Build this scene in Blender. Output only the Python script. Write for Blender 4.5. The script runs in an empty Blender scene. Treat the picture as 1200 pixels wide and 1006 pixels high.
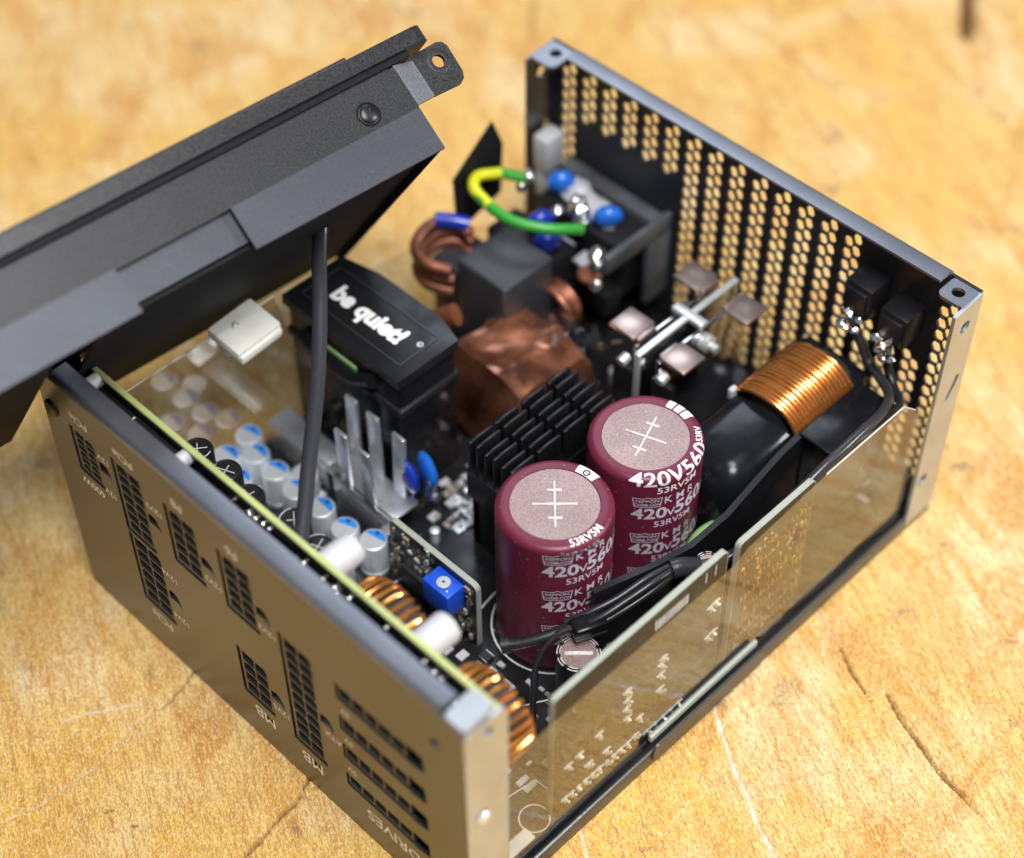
import bpy, bmesh, math, random
import numpy as np
from mathutils import Vector, Matrix
from mathutils.geometry import tessellate_polygon

random.seed(7)
SC = bpy.context.scene
COL = SC.collection
S = 0.001                      # everything below is in millimetres
PI = math.pi
R_ = math.radians

# ------------------------------------------------------------------ camera, world, lamps, exposure
cam_d = bpy.data.cameras.new('camera')
cam = bpy.data.objects.new('camera', cam_d)
COL.objects.link(cam)
SC.camera = cam
CAM = Vector((-138.1, -152.8, 413.6))
rx = Vector((0.70369, -0.71049, -0.00428))
ry = Vector((0.53378, 0.52467, 0.66317))
rz = Vector((-0.46893, -0.46895, 0.74845))
cam.matrix_world = Matrix(((rx.x, ry.x, rz.x, CAM.x * S), (rx.y, ry.y, rz.y, CAM.y * S), (rx.z, ry.z, rz.z, CAM.z * S), (0, 0, 0, 1)))
cam_d.sensor_width = 36
cam_d.lens = 36 * 2179.45 / 1200
cam_d.clip_start = 0.02
cam_d.clip_end = 20
cam_d.dof.use_dof = True
cam_d.dof.focus_distance = 0.466
cam_d.dof.aperture_fstop = 5.6
cam_d.dof.aperture_blades = 0

wd = bpy.data.worlds.new('World')
SC.world = wd
wd.use_nodes = True
bg = wd.node_tree.nodes['Background']
bg.inputs[0].default_value = (0.78, 0.87, 1.0, 1)
bg.inputs[1].default_value = 0.24


def area(name, loc, target, size, power, color):
    l = bpy.data.lights.new(name, 'AREA')
    l.shape = 'DISK'
    l.size = size
    l.energy = power
    l.color = color
    o = bpy.data.objects.new(name, l)
    COL.objects.link(o)
    o.location = loc
    o.rotation_euler = (Vector(target) - Vector(loc)).to_track_quat('-Z', 'Y').to_euler()
    return o


area('overhead_lamp', (-0.22, -0.46, 1.32), (0.09, 0.07, 0), 0.46, 18, (1.0, 0.985, 0.96))
area('added_coil_lamp', (0.06, -0.14, 1.45), (0.09, 0.07, 0), 0.40, 9.5, (1.0, 0.99, 0.97))  # added lamp, split off the overhead one to give the coil its highlight
area('side_lamp', (0.75, -0.70, 0.62), (0.12, 0.05, 0.02), 0.30, 8.0, (1.0, 0.99, 0.97))
area('window_lamp', (1.10, 1.05, 1.50), (0.09, 0.07, 0), 0.8, 8.0, (0.78, 0.88, 1.0))
SC.view_settings.view_transform = 'Standard'
SC.view_settings.look = 'None'
SC.view_settings.exposure = 0.0
SC.view_settings.gamma = 1
SC.cycles.use_denoising = True
SC.cycles.max_bounces = 10
SC.cycles.transparent_max_bounces = 14
SC.cycles.sample_clamp_indirect = 6
SC.render.film_transparent = False


# ------------------------------------------------------------------ materials
def node(nt, kind, **kw):
    n = nt.nodes.new(kind)
    for k, v in kw.items():
        setattr(n, k, v)
    return n


def mat(name, col, rough=0.5, metal=0.0, spec=0.5, speck=0.0, speck_scale=2500, bump=0.0, bump_scale=2500, rvar=0.0, coat=0.0, large=0.0, large_scale=60, trans=0.0, dust=0.0):
    m = bpy.data.materials.new(name)
    m.use_nodes = True
    nt = m.node_tree
    p = nt.nodes['Principled BSDF']
    p.inputs['Base Color'].default_value = (*col, 1)
    p.inputs['Roughness'].default_value = rough
    p.inputs['Metallic'].default_value = metal
    p.inputs['Specular IOR Level'].default_value = spec
    p.inputs['Coat Weight'].default_value = coat
    p.inputs['Coat Roughness'].default_value = 0.12
    p.inputs['Transmission Weight'].default_value = trans
    tc = node(nt, 'ShaderNodeTexCoord')
    if speck or large:
        last = None
        for amt, sc in ((speck, speck_scale), (large, large_scale)):
            if not amt:
                continue
            nz = node(nt, 'ShaderNodeTexNoise')
            nz.inputs['Scale'].default_value = sc
            nz.inputs['Detail'].default_value = 3
            nt.links.new(tc.outputs['Object'], nz.inputs['Vector'])
            mr = node(nt, 'ShaderNodeMapRange')
            mr.inputs[1].default_value = 0.3
            mr.inputs[2].default_value = 0.7
            mr.inputs[3].default_value = 1 - amt
            mr.inputs[4].default_value = 1 + amt
            nt.links.new(nz.outputs['Fac'], mr.inputs[0])
            mx = node(nt, 'ShaderNodeVectorMath', operation='SCALE')
            if last is None:
                mx.inputs[0].default_value = col
            else:
                nt.links.new(last, mx.inputs[0])
            nt.links.new(mr.outputs[0], mx.inputs['Scale'])
            last = mx.outputs[0]
        nt.links.new(last, p.inputs['Base Color'])
    if dust:
        src = p.inputs['Base Color'].links[0].from_socket
        nz = node(nt, 'ShaderNodeTexNoise')
        nz.inputs['Scale'].default_value = 1400
        nz.inputs['Detail'].default_value = 1
        nt.links.new(tc.outputs['Object'], nz.inputs['Vector'])
        mr = node(nt, 'ShaderNodeMapRange')
        mr.inputs[1].default_value = 0.735
        mr.inputs[2].default_value = 0.80
        mr.inputs[4].default_value = dust
        nt.links.new(nz.outputs['Fac'], mr.inputs[0])
        mx = node(nt, 'ShaderNodeMix', data_type='RGBA')
        nt.links.new(mr.outputs[0], mx.inputs[0])
        nt.links.new(src, mx.inputs[6])
        mx.inputs[7].default_value = (0.6, 0.58, 0.56, 1)
        nt.links.new(mx.outputs[2], p.inputs['Base Color'])
    if rvar:
        nz = node(nt, 'ShaderNodeTexNoise')
        nz.inputs['Scale'].default_value = 120
        nz.inputs['Detail'].default_value = 5
        nt.links.new(tc.outputs['Object'], nz.inputs['Vector'])
        mr = node(nt, 'ShaderNodeMapRange')
        mr.inputs[1].default_value = 0.35
        mr.inputs[2].default_value = 0.65
        mr.inputs[3].default_value = max(0.02, rough - rvar)
        mr.inputs[4].default_value = rough + rvar
        nt.links.new(nz.outputs['Fac'], mr.inputs[0])
        nt.links.new(mr.outputs[0], p.inputs['Roughness'])
    if bump:
        nz = node(nt, 'ShaderNodeTexNoise')
        nz.inputs['Scale'].default_value = bump_scale
        nz.inputs['Detail'].default_value = 2
        nt.links.new(tc.outputs['Object'], nz.inputs['Vector'])
        b = node(nt, 'ShaderNodeBump')
        b.inputs['Strength'].default_value = bump
        b.inputs['Distance'].default_value = 0.0002
        nt.links.new(nz.outputs['Fac'], b.inputs['Height'])
        nt.links.new(b.outputs[0], p.inputs['Normal'])
    return m


def film_mat(name, ior, tint, rough=0.02, wave=0.0):
    m = bpy.data.materials.new(name)
    m.use_nodes = True
    nt = m.node_tree
    nt.nodes.remove(nt.nodes['Principled BSDF'])
    out = nt.nodes['Material Output']
    lw = node(nt, 'ShaderNodeLayerWeight')
    lw.inputs['Blend'].default_value = 0.5
    pw = node(nt, 'ShaderNodeMath', operation='POWER')
    pw.inputs[1].default_value = 5.0
    nt.links.new(lw.outputs['Facing'], pw.inputs[0])
    fr = node(nt, 'ShaderNodeMapRange')          # Schlick's reflectance, the same from both sides
    fr.inputs[3].default_value = ((ior - 1) / (ior + 1)) ** 2
    fr.inputs[4].default_value = 1.0
    nt.links.new(pw.outputs[0], fr.inputs[0])
    tr = node(nt, 'ShaderNodeBsdfTransparent')
    tr.inputs[0].default_value = (*tint, 1)
    gl = node(nt, 'ShaderNodeBsdfGlossy')
    gl.inputs['Roughness'].default_value = rough
    gl.inputs[0].default_value = (1, 1, 1, 1)
    if wave:
        tc = node(nt, 'ShaderNodeTexCoord')
        nz = node(nt, 'ShaderNodeTexNoise')
        nz.inputs['Scale'].default_value = 55
        nt.links.new(tc.outputs['Object'], nz.inputs['Vector'])
        b = node(nt, 'ShaderNodeBump')
        b.inputs['Strength'].default_value = wave
        b.inputs['Distance'].default_value = 0.0004
        nt.links.new(nz.outputs['Fac'], b.inputs['Height'])
        nt.links.new(b.outputs[0], gl.inputs['Normal'])
    if wave:                                   # faint smears
        sm = node(nt, 'ShaderNodeTexNoise')
        sm.inputs['Scale'].default_value = 140
        sm.inputs['Detail'].default_value = 6
        nt.links.new(tc.outputs['Object'], sm.inputs['Vector'])
        sr = node(nt, 'ShaderNodeMapRange')
        sr.inputs[1].default_value = 0.52
        sr.inputs[2].default_value = 0.75
        sr.inputs[3].default_value = rough
        sr.inputs[4].default_value = 0.12
        nt.links.new(sm.outputs['Fac'], sr.inputs[0])
        nt.links.new(sr.outputs[0], gl.inputs['Roughness'])
    mx = node(nt, 'ShaderNodeMixShader')
    nt.links.new(fr.outputs[0], mx.inputs[0])
    nt.links.new(tr.outputs[0], mx.inputs[1])
    nt.links.new(gl.outputs[0], mx.inputs[2])
    nt.links.new(mx.outputs[0], out.inputs[0])
    return m


M = {}
M['flange'] = mat('lit_panel_paint', (0.56, 0.60, 0.66), 0.42, 0.9, speck=0.1, large=0.08, large_scale=80)  # panel paint made paler: the flange's bright reflections put into its colour
M['rim'] = mat('sky_lit_rim', (0.27, 0.28, 0.32), 0.36, 0.85, speck=0.2, speck_scale=3000, bump=0.1, large=0.1)  # bluish light from above put into the colour of the upward rims
M['panel'] = mat('panel_paint', (0.148, 0.150, 0.158), 0.32, 0.9, large=0.06, large_scale=40, speck=0.22, speck_scale=3500, bump=0.10, bump_scale=3000)
M['rear'] = mat('rear_paint', (0.022, 0.022, 0.026), 0.42, 0.2, speck=0.3, speck_scale=3000, bump=0.15)
M['rearflange'] = M['panel']
M['tray'] = mat('tray_paint', (0.10, 0.10, 0.10), 0.38, 0.6, speck=0.3, speck_scale=3000, bump=0.12)
M['cover'] = mat('cover_paint', (0.026, 0.0265, 0.030), 0.42, 0.4, large=0.2, large_scale=25, speck=0.8, speck_scale=2300, bump=0.45, bump_scale=2300)
M['coverflap'] = mat('cover_flap_paint', (0.055, 0.060, 0.074), 0.44, 0.4, large=0.15, large_scale=25, speck=0.3, speck_scale=3500, bump=0.2, bump_scale=3500)
M['coverin'] = mat('cover_inside', (0.018, 0.018, 0.02), 0.32, 0.2, bump=0.1)
M['plastic'] = mat('black_plastic', (0.011, 0.011, 0.013), 0.36, spec=0.3, rvar=0.1)
M['plastic_gloss'] = mat('glossy_black_plastic', (0.008, 0.008, 0.010), 0.22, spec=0.28, rvar=0.08, bump=0.25, bump_scale=140)
M['matt'] = mat('matt_black', (0.012, 0.012, 0.014), 0.65, spec=0.12, speck=0.3)
M['socket'] = mat('socket_plastic', (0.09, 0.088, 0.085), 0.28, 0.6)
M['cell'] = mat('socket_cell', (0.004, 0.004, 0.004), 0.6)
M['pcb'] = mat('black_solder_mask', (0.008, 0.008, 0.010), 0.30, large=0.4, large_scale=300, rvar=0.08)
M['fr4'] = mat('board_edge', (0.40, 0.44, 0.17), 0.5, large=0.15)
M['edge'] = mat('pale_board_edge', (0.34, 0.36, 0.31), 0.5, speck=0.1)
M['silk'] = mat('silkscreen', (0.72, 0.72, 0.72), 0.6)
M['print'] = mat('panel_print', (0.82, 0.80, 0.77), 0.55)
M['white'] = mat('white_nylon', (0.48, 0.48, 0.50), 0.42, large=0.06, large_scale=200)
M['ivory'] = mat('ivory_plastic', (0.80, 0.80, 0.74), 0.4, large=0.05, large_scale=150)
M['ivorydk'] = mat('tan_plastic', (0.42, 0.33, 0.24), 0.4, large=0.15, large_scale=200)
M['logo'] = mat('white_logo_print', (0.85, 0.85, 0.85), 0.5)
M['maroon'] = mat('maroon_sleeve', (0.130, 0.015, 0.036), 0.36, spec=0.35, large=0.10, large_scale=90, bump=0.05, bump_scale=250, dust=0.5)
M['capdisc'] = mat('capacitor_top', (0.42, 0.30, 0.285), 0.42, 0.7, speck=0.4, speck_scale=3600, bump=0.4, bump_scale=3600, large=0.12)  # the pink is the surroundings' reflection put into the metal colour
M['capprint'] = mat('capacitor_print', (0.62, 0.58, 0.68), 0.5)
M['capprintw'] = mat('capacitor_top_print', (0.80, 0.78, 0.80), 0.5)
M['alu'] = mat('aluminium', (0.72, 0.74, 0.78), 0.32, 0.88, rvar=0.05)
M['mirror'] = mat('polished_metal', (0.55, 0.55, 0.56), 0.16, 1.0, rvar=0.05)
M['bright'] = mat('bright_metal', (0.85, 0.87, 0.88), 0.38, 0.7)
M['can'] = mat('aluminium_can', (0.80, 0.84, 0.89), 0.36, 0.62, large=0.05, large_scale=300)
M['blue'] = mat('blue_mark', (0.02, 0.21, 0.66), 0.4)
M['bluecap'] = mat('blue_epoxy', (0.012, 0.14, 0.62), 0.28, coat=0.4)
M['bluedark'] = mat('dark_blue_epoxy', (0.008, 0.03, 0.35), 0.3, coat=0.4)
M['trim'] = mat('blue_trimmer', (0.008, 0.08, 0.62), 0.42, large=0.08, large_scale=400)
M['copper'] = mat('enamelled_copper', (0.78, 0.32, 0.08), 0.2, 0.88, coat=0.3, large=0.15, large_scale=220)
M['copper2'] = mat('dark_copper', (0.24, 0.085, 0.05), 0.40, 0.55, large=0.5, large_scale=120, bump=0.3, bump_scale=160)
M['foil'] = mat('crumpled_copper_foil', (0.34, 0.13, 0.07), 0.28, 0.8, coat=0.3, large=0.75, large_scale=70, rvar=0.12)
M['amber'] = mat('amber_tape', (0.16, 0.055, 0.025), 0.18, 0.25, large=0.5, large_scale=110, bump=0.6, bump_scale=110, coat=0.4)
M['core'] = mat('ferrite_core', (0.02, 0.02, 0.022), 0.6)
M['tape'] = mat('black_tape', (0.007, 0.008, 0.010), 0.2, spec=0.25, bump=0.5, bump_scale=130, rvar=0.06)
M['anod'] = mat('black_anodised', (0.012, 0.012, 0.014), 0.33, 0.3, rvar=0.08)
M['greydk'] = mat('dark_grey_plastic', (0.034, 0.036, 0.043), 0.42, large=0.1)
M['inlet'] = mat('inlet_plastic', (0.07, 0.075, 0.085), 0.4, large=0.3, large_scale=120)
M['wire'] = mat('black_wire', (0.016, 0.016, 0.019), 0.34, bump=0.2, bump_scale=900)
M['wiregrey'] = mat('dark_grey_wire', (0.028, 0.029, 0.035), 0.28, bump=0.2, bump_scale=1200)
M['green'] = mat('green_insulation', (0.03, 0.30, 0.03), 0.35)
M['yellow'] = mat('yellow_insulation', (0.62, 0.62, 0.02), 0.35)
M['ntc'] = mat('pale_green_epoxy', (0.30, 0.52, 0.22), 0.4)
M['tin'] = mat('solder', (0.78, 0.78, 0.76), 0.22, 1.0)
M['pin'] = mat('bright_pins', (0.85, 0.84, 0.80), 0.4, 0.3)
M['glue'] = mat('dried_glue', (0.10, 0.06, 0.07), 0.3, large=0.5, large_scale=500)
M['gold'] = mat('gold_plate', (0.85, 0.62, 0.25), 0.3, 1.0)
M['smd'] = mat('ceramic_chip', (0.28, 0.24, 0.19), 0.5)
M['smdw'] = mat('grey_chip', (0.45, 0.46, 0.48), 0.4)
M['chip'] = mat('chip_package', (0.02, 0.02, 0.022), 0.45)
M['wing'] = mat('reflection_tinted_aluminium', (0.52, 0.40, 0.36), 0.34, 0.9, speck=0.12)  # plain aluminium with a brownish-pink reflection put into its colour
M['vent'] = mat('scored_aluminium', (0.78, 0.74, 0.74), 0.45, 0.35, large=0.25, large_scale=400)
M['film_brown'] = film_mat('brown_film', 1.5, (0.80, 0.62, 0.50), 0.06, 0.0)
M['joggle'] = mat('sky_lit_joggle', (0.36, 0.37, 0.40), 0.4, 0.8, speck=0.35, speck_scale=2600, bump=0.3)  # cover paint lightened: sky reflection on the bend put into its colour
M['film2'] = film_mat('glossy_film', 2.0, (0.92, 0.91, 0.88), 0.02, 0.03)
M['film'] = film_mat('clear_film', 1.5, (0.93, 0.93, 0.92), 0.02, 0.06)
M['filmedge'] = mat('film_edge', (0.55, 0.54, 0.48), 0.35)


# ------------------------------------------------------------------ mesh builder (millimetres)
class B:
    def __init__(self):
        self.v = []
        self.f = []

    def add(self, vs, fs):
        o = len(self.v)
        self.v += [tuple(p) for p in vs]
        self.f += [tuple(i + o for i in f) for f in fs]
        return self

    def box(self, x0, x1, y0, y1, z0, z1, bev=0.0, seg=2, mtx=None):
        bm = bmesh.new()
        bmesh.ops.create_cube(bm, size=1)
        for v in bm.verts:
            v.co = Vector((x0 + (x1 - x0) * (v.co.x + .5), y0 + (y1 - y0) * (v.co.y + .5), z0 + (z1 - z0) * (v.co.z + .5)))
        if bev:
            bmesh.ops.bevel(bm, geom=bm.edges[:], offset=bev, segments=seg, affect='EDGES', profile=0.5)
        bm.verts.index_update()
        vs = [(mtx @ v.co if mtx else v.co.copy()) for v in bm.verts]
        self.add(vs, [[v.index for v in f.verts] for f in bm.faces])
        bm.free()
        return self

    def cyl(self, p0, p1, r0, r1=None, seg=20, caps=True):
        r1 = r0 if r1 is None else r1
        p0 = Vector(p0)
        p1 = Vector(p1)
        d = (p1 - p0).normalized()
        a = d.orthogonal().normalized()
        b = d.cross(a)
        vs = []
        for p, r in ((p0, r0), (p1, r1)):
            for i in range(seg):
                t = 2 * PI * i / seg
                vs.append(p + a * math.cos(t) * r + b * math.sin(t) * r)
        fs = [(i, (i + 1) % seg, seg + (i + 1) % seg, seg + i) for i in range(seg)]
        if caps:
            fs += [tuple(range(seg - 1, -1, -1)), tuple(range(seg, 2 * seg))]
        return self.add(vs, fs)

    def lathe(self, prof, c=(0, 0, 0), seg=64, axis='Z', capends=True):
        vs = []
        n = len(prof)
        for r, h in prof:
            for i in range(seg):
                t = 2 * PI * i / seg
                q = (r * math.cos(t), r * math.sin(t), h)
                if axis == 'X':
                    q = (h, r * math.cos(t), r * math.sin(t))
                if axis == 'Y':
                    q = (r * math.sin(t), h, r * math.cos(t))
                vs.append((q[0] + c[0], q[1] + c[1], q[2] + c[2]))
        fs = []
        for k in range(n - 1):
            for i in range(seg):
                j = (i + 1) % seg
                fs.append((k * seg + i, k * seg + j, (k + 1) * seg + j, (k + 1) * seg + i))
        if capends:
            fs.append(tuple(range(seg - 1, -1, -1)))
            fs.append(tuple(range((n - 1) * seg, n * seg)))
        return self.add(vs, fs)

    def tube(self, pts, r, seg=10, closed=False, sub=6, flat=None, smooth=True, caps=True):
        P = [Vector(p) for p in pts]
        if smooth and len(P) > 2:
            Q = []
            n = len(P)
            rng = range(n) if closed else range(n - 1)
            for i in rng:
                if closed:
                    p0, p1, p2, p3 = P[(i - 1) % n], P[i], P[(i + 1) % n], P[(i + 2) % n]
                else:
                    p1, p2 = P[i], P[i + 1]
                    p0 = P[i - 1] if i else p1 * 2 - p2
                    p3 = P[i + 2] if i + 2 < n else p2 * 2 - p1
                for k in range(sub):
                    t = k / sub
                    Q.append(0.5 * ((2 * p1) + (p2 - p0) * t + (2 * p0 - 5 * p1 + 4 * p2 - p3) * t * t + (3 * p1 - p0 - 3 * p2 + p3) * t ** 3))
            if not closed:
                Q.append(P[-1])
            P = Q
        n = len(P)
        T = []
        for i in range(n):
            if closed:
                d = P[(i + 1) % n] - P[(i - 1) % n]
            else:
                d = P[min(i + 1, n - 1)] - P[max(i - 1, 0)]
            T.append(d.normalized())
        a = T[0].orthogonal().normalized() if flat is None else (Vector(flat[0]) - T[0] * Vector(flat[0]).dot(T[0])).normalized()
        vs = []
        for i in range(n):
            a = (a - T[i] * a.dot(T[i])).normalized()
            b = T[i].cross(a)
            ra, rb = (r, r) if flat is None else (flat[1], flat[2])
            for k in range(seg):
                t = 2 * PI * k / seg
                vs.append(P[i] + a * math.cos(t) * ra + b * math.sin(t) * rb)
        fs = []
        for i in range(n if closed else n - 1):
            i2 = (i + 1) % n
            for k in range(seg):
                k2 = (k + 1) % seg
                fs.append((i * seg + k, i * seg + k2, i2 * seg + k2, i2 * seg + k))
        if not closed and caps:
            fs += [tuple(range(seg - 1, -1, -1)), tuple(range((n - 1) * seg, n * seg))]
        return self.add(vs, fs)

    def plate(self, loops, f3, t):
        """2-D polygon with holes (loops[0] outer) -> plate; f3(x, y, h) places it, thickness t along h."""
        tris = tessellate_polygon([[Vector((p[0], p[1], 0)) for p in l] for l in loops])
        flat = [p for l in loops for p in l]
        n = len(flat)
        vs = [f3(p[0], p[1], 0) for p in flat] + [f3(p[0], p[1], t) for p in flat]
        fs = [tuple(x) for x in tris] + [tuple(i + n for i in reversed(x)) for x in tris]
        o = 0
        for l in loops:
            m = len(l)
            for i in range(m):
                j = (i + 1) % m
                fs.append((o + i, o + j, n + o + j, n + o + i))
            o += m
        return self.add(vs, fs)

    def ball(self, c, r, sx=1, sy=1, sz=1, seg=12, rings=7, jit=0.0):
        vs = []
        fs = []
        for i in range(rings + 1):
            ph = PI * i / rings
            for k in range(seg):
                t = 2 * PI * k / seg
                q = 1 + (random.uniform(-jit, jit) if jit else 0)
                vs.append((c[0] + r * sx * q * math.sin(ph) * math.cos(t), c[1] + r * sy * q * math.sin(ph) * math.sin(t), c[2] + r * sz * q * math.cos(ph)))
        for i in range(rings):
            for k in range(seg):
                k2 = (k + 1) % seg
                fs.append((i * seg + k, (i + 1) * seg + k, (i + 1) * seg + k2, i * seg + k2))
        return self.add(vs, fs)

    def mesh(self, name, m, sharp=35):
        me = bpy.data.meshes.new(name)
        me.from_pydata([(x * S, y * S, z * S) for x, y, z in self.v], [], self.f)
        bm = bmesh.new()
        bm.from_mesh(me)
        bmesh.ops.remove_doubles(bm, verts=bm.verts, dist=1e-7)
        bmesh.ops.recalc_face_normals(bm, faces=bm.faces)
        bm.to_mesh(me)
        bm.free()
        for p in me.polygons:
            p.use_smooth = True
        me.set_sharp_from_angle(angle=R_(sharp))
        me.materials.append(m)
        return me


def link(name, me, parent=None, label=None, kind=None, loc=None):
    o = bpy.data.objects.new(name, me)
    COL.objects.link(o)
    if parent:
        o.parent = parent
    if label:
        o['label'] = label
    if kind:
        o['kind'] = kind
    if loc:
        o.location = [c * S for c in loc]
    return o


def part(name, b, m, parent=None, label=None, kind=None, sharp=35):
    return link(name, b.mesh(name, M[m] if isinstance(m, str) else m, sharp), parent, label, kind)


_tc = {}


def text2d(s, size, bold=0.0, align='CENTER', step=0.0):
    """flat letters as (verts2d, tris); size = letter height in mm"""
    key = (s, bold, align)
    if key not in _tc:
        cu = bpy.data.curves.new('t', 'FONT')
        cu.body = s
        cu.align_x = align
        cu.align_y = 'CENTER'
        cu.offset = bold
        cu.resolution_u = 3
        o = bpy.data.objects.new('t', cu)
        COL.objects.link(o)
        bpy.context.view_layer.update()
        me = bpy.data.meshes.new_from_object(o.evaluated_get(bpy.context.evaluated_depsgraph_get()))
        vs = [(v.co.x, v.co.y) for v in me.vertices]
        fs = [tuple(p.vertices) for p in me.polygons]
        bpy.data.objects.remove(o)
        bpy.data.curves.remove(cu)
        bpy.data.meshes.remove(me)
        _tc[key] = (vs, fs)
    vs, fs = _tc[key]
    k = size / 0.70
    vs = [(x * k, y * k) for x, y in vs]
    if step:
        bm = bmesh.new()
        bv = [bm.verts.new((x, y, 0)) for x, y in vs]
        for f in fs:
            try:
                bm.faces.new([bv[i] for i in f])
            except ValueError:
                pass
        xs = [x for x, _ in vs]
        x = min(xs) + step
        while x < max(xs):
            bmesh.ops.bisect_plane(bm, geom=bm.verts[:] + bm.edges[:] + bm.faces[:], plane_co=(x, 0, 0), plane_no=(1, 0, 0))
            x += step
        bm.verts.index_update()
        vs = [(v.co.x, v.co.y) for v in bm.verts]
        fs = [tuple(v.index for v in f.verts) for f in bm.faces]
        bm.free()
    return vs, fs


def write(b, s, size, f3, bold=0.0, align='CENTER', step=0.0, sx=1.0):
    vs, fs = text2d(s, size, bold, align, step)
    b.add([f3(x * sx, y) for x, y in vs], fs)


def circle(cx, cy, r, n=20):
    return [(cx + r * math.cos(2 * PI * i / n), cy + r * math.sin(2 * PI * i / n)) for i in range(n)]


def rect(x0, x1, y0, y1):
    return [(x0, y0), (x1, y0), (x1, y1), (x0, y1)]


def rrect(x0, x1, y0, y1, r, n=5):
    out = []
    for cx, cy, a in ((x1 - r, y1 - r, 0), (x0 + r, y1 - r, 90), (x0 + r, y0 + r, 180), (x1 - r, y0 + r, 270)):
        for i in range(n + 1):
            t = R_(a + 90 * i / n)
            out.append((cx + r * math.cos(t), cy + r * math.sin(t)))
    return out


# ------------------------------------------------------------------ the wooden board
GR = Vector((0.7071, -0.7071))          # along the picture's width
GF = Vector((0.7071, 0.7071))           # away from the camera
CRACKS = [  # points, half width, depth, dark, chalk
    ([(6, 139), (1.2, 138.6), (-13.1, 136.1), (-34.2, 134.0), (-52, 139)], 0.30, 0.3, 0.25, 0.25),
    ([(10, 107), (0.7, 106.3), (-10.0, 103.0), (-16, 103.6)], 0.45, 0.9, 0.7, 0.0),
    ([(-16, 103.6), (-21.6, 104.3), (-36.4, 101.1), (-53.0, 102.0), (-75, 109)], 0.36, 0.3, 0.15, 0.45),
    ([(-33.4, 118.1), (-27.2, 115.2), (-16.0, 108.0)], 0.55, 0.1, 0.0, 0.6),
    ([(8, 61), (0.1, 59.4), (-6.9, 56.9), (-15.4, 55.9), (-24.4, 54.3), (-40, 50)], 0.55, 1.6, 0.8, 0.0),
    ([(95, 8), (88.5, -0.8), (82.8, -9.1), (77.9, -16.7), (73.0, -25.9), (66.6, -38.1), (60, -50)], 0.70, 0.35, 0.1, 0.95),
    ([(136, 6), (131.8, -1.0), (126.9, -12.1)], 0.5, 0.5, 0.3, 0.4),
    ([(126.9, -12.1), (122.8, -19.6), (119.1, -28.1)], 0.5, 1.5, 0.9, 0.0),
    ([(123.8, -30.2), (120.5, -37), (117.6, -44.4), (113.7, -56.6), (111.8, -67.9)], 0.62, 1.8, 0.85, 0.0),
    ([(42, 6), (38.5, 0.6), (33.5, -6.5), (28, -16)], 0.55, 0.3, 0.1, 0.7),
    ([(430, 160), (405.9, 144.7), (374, 123.5)], 3.2, 5.0, 1.0, 0.0),
    ([(330, 297), (282.6, 255.1), (262.8, 237.4)], 0.9, 1.2, 0.5, 0.0),
    ([(-42, 89), (-39.8, 87.6)], 0.9, 0.8, 0.9, 0.0),
    ([(-40.5, 81.3), (-39.0, 80.2)], 0.9, 0.8, 0.9, 0.0),
    ([(-47, 97), (-46, 96.2)], 0.5, 0.5, 0.7, 0.0),
]


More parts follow.
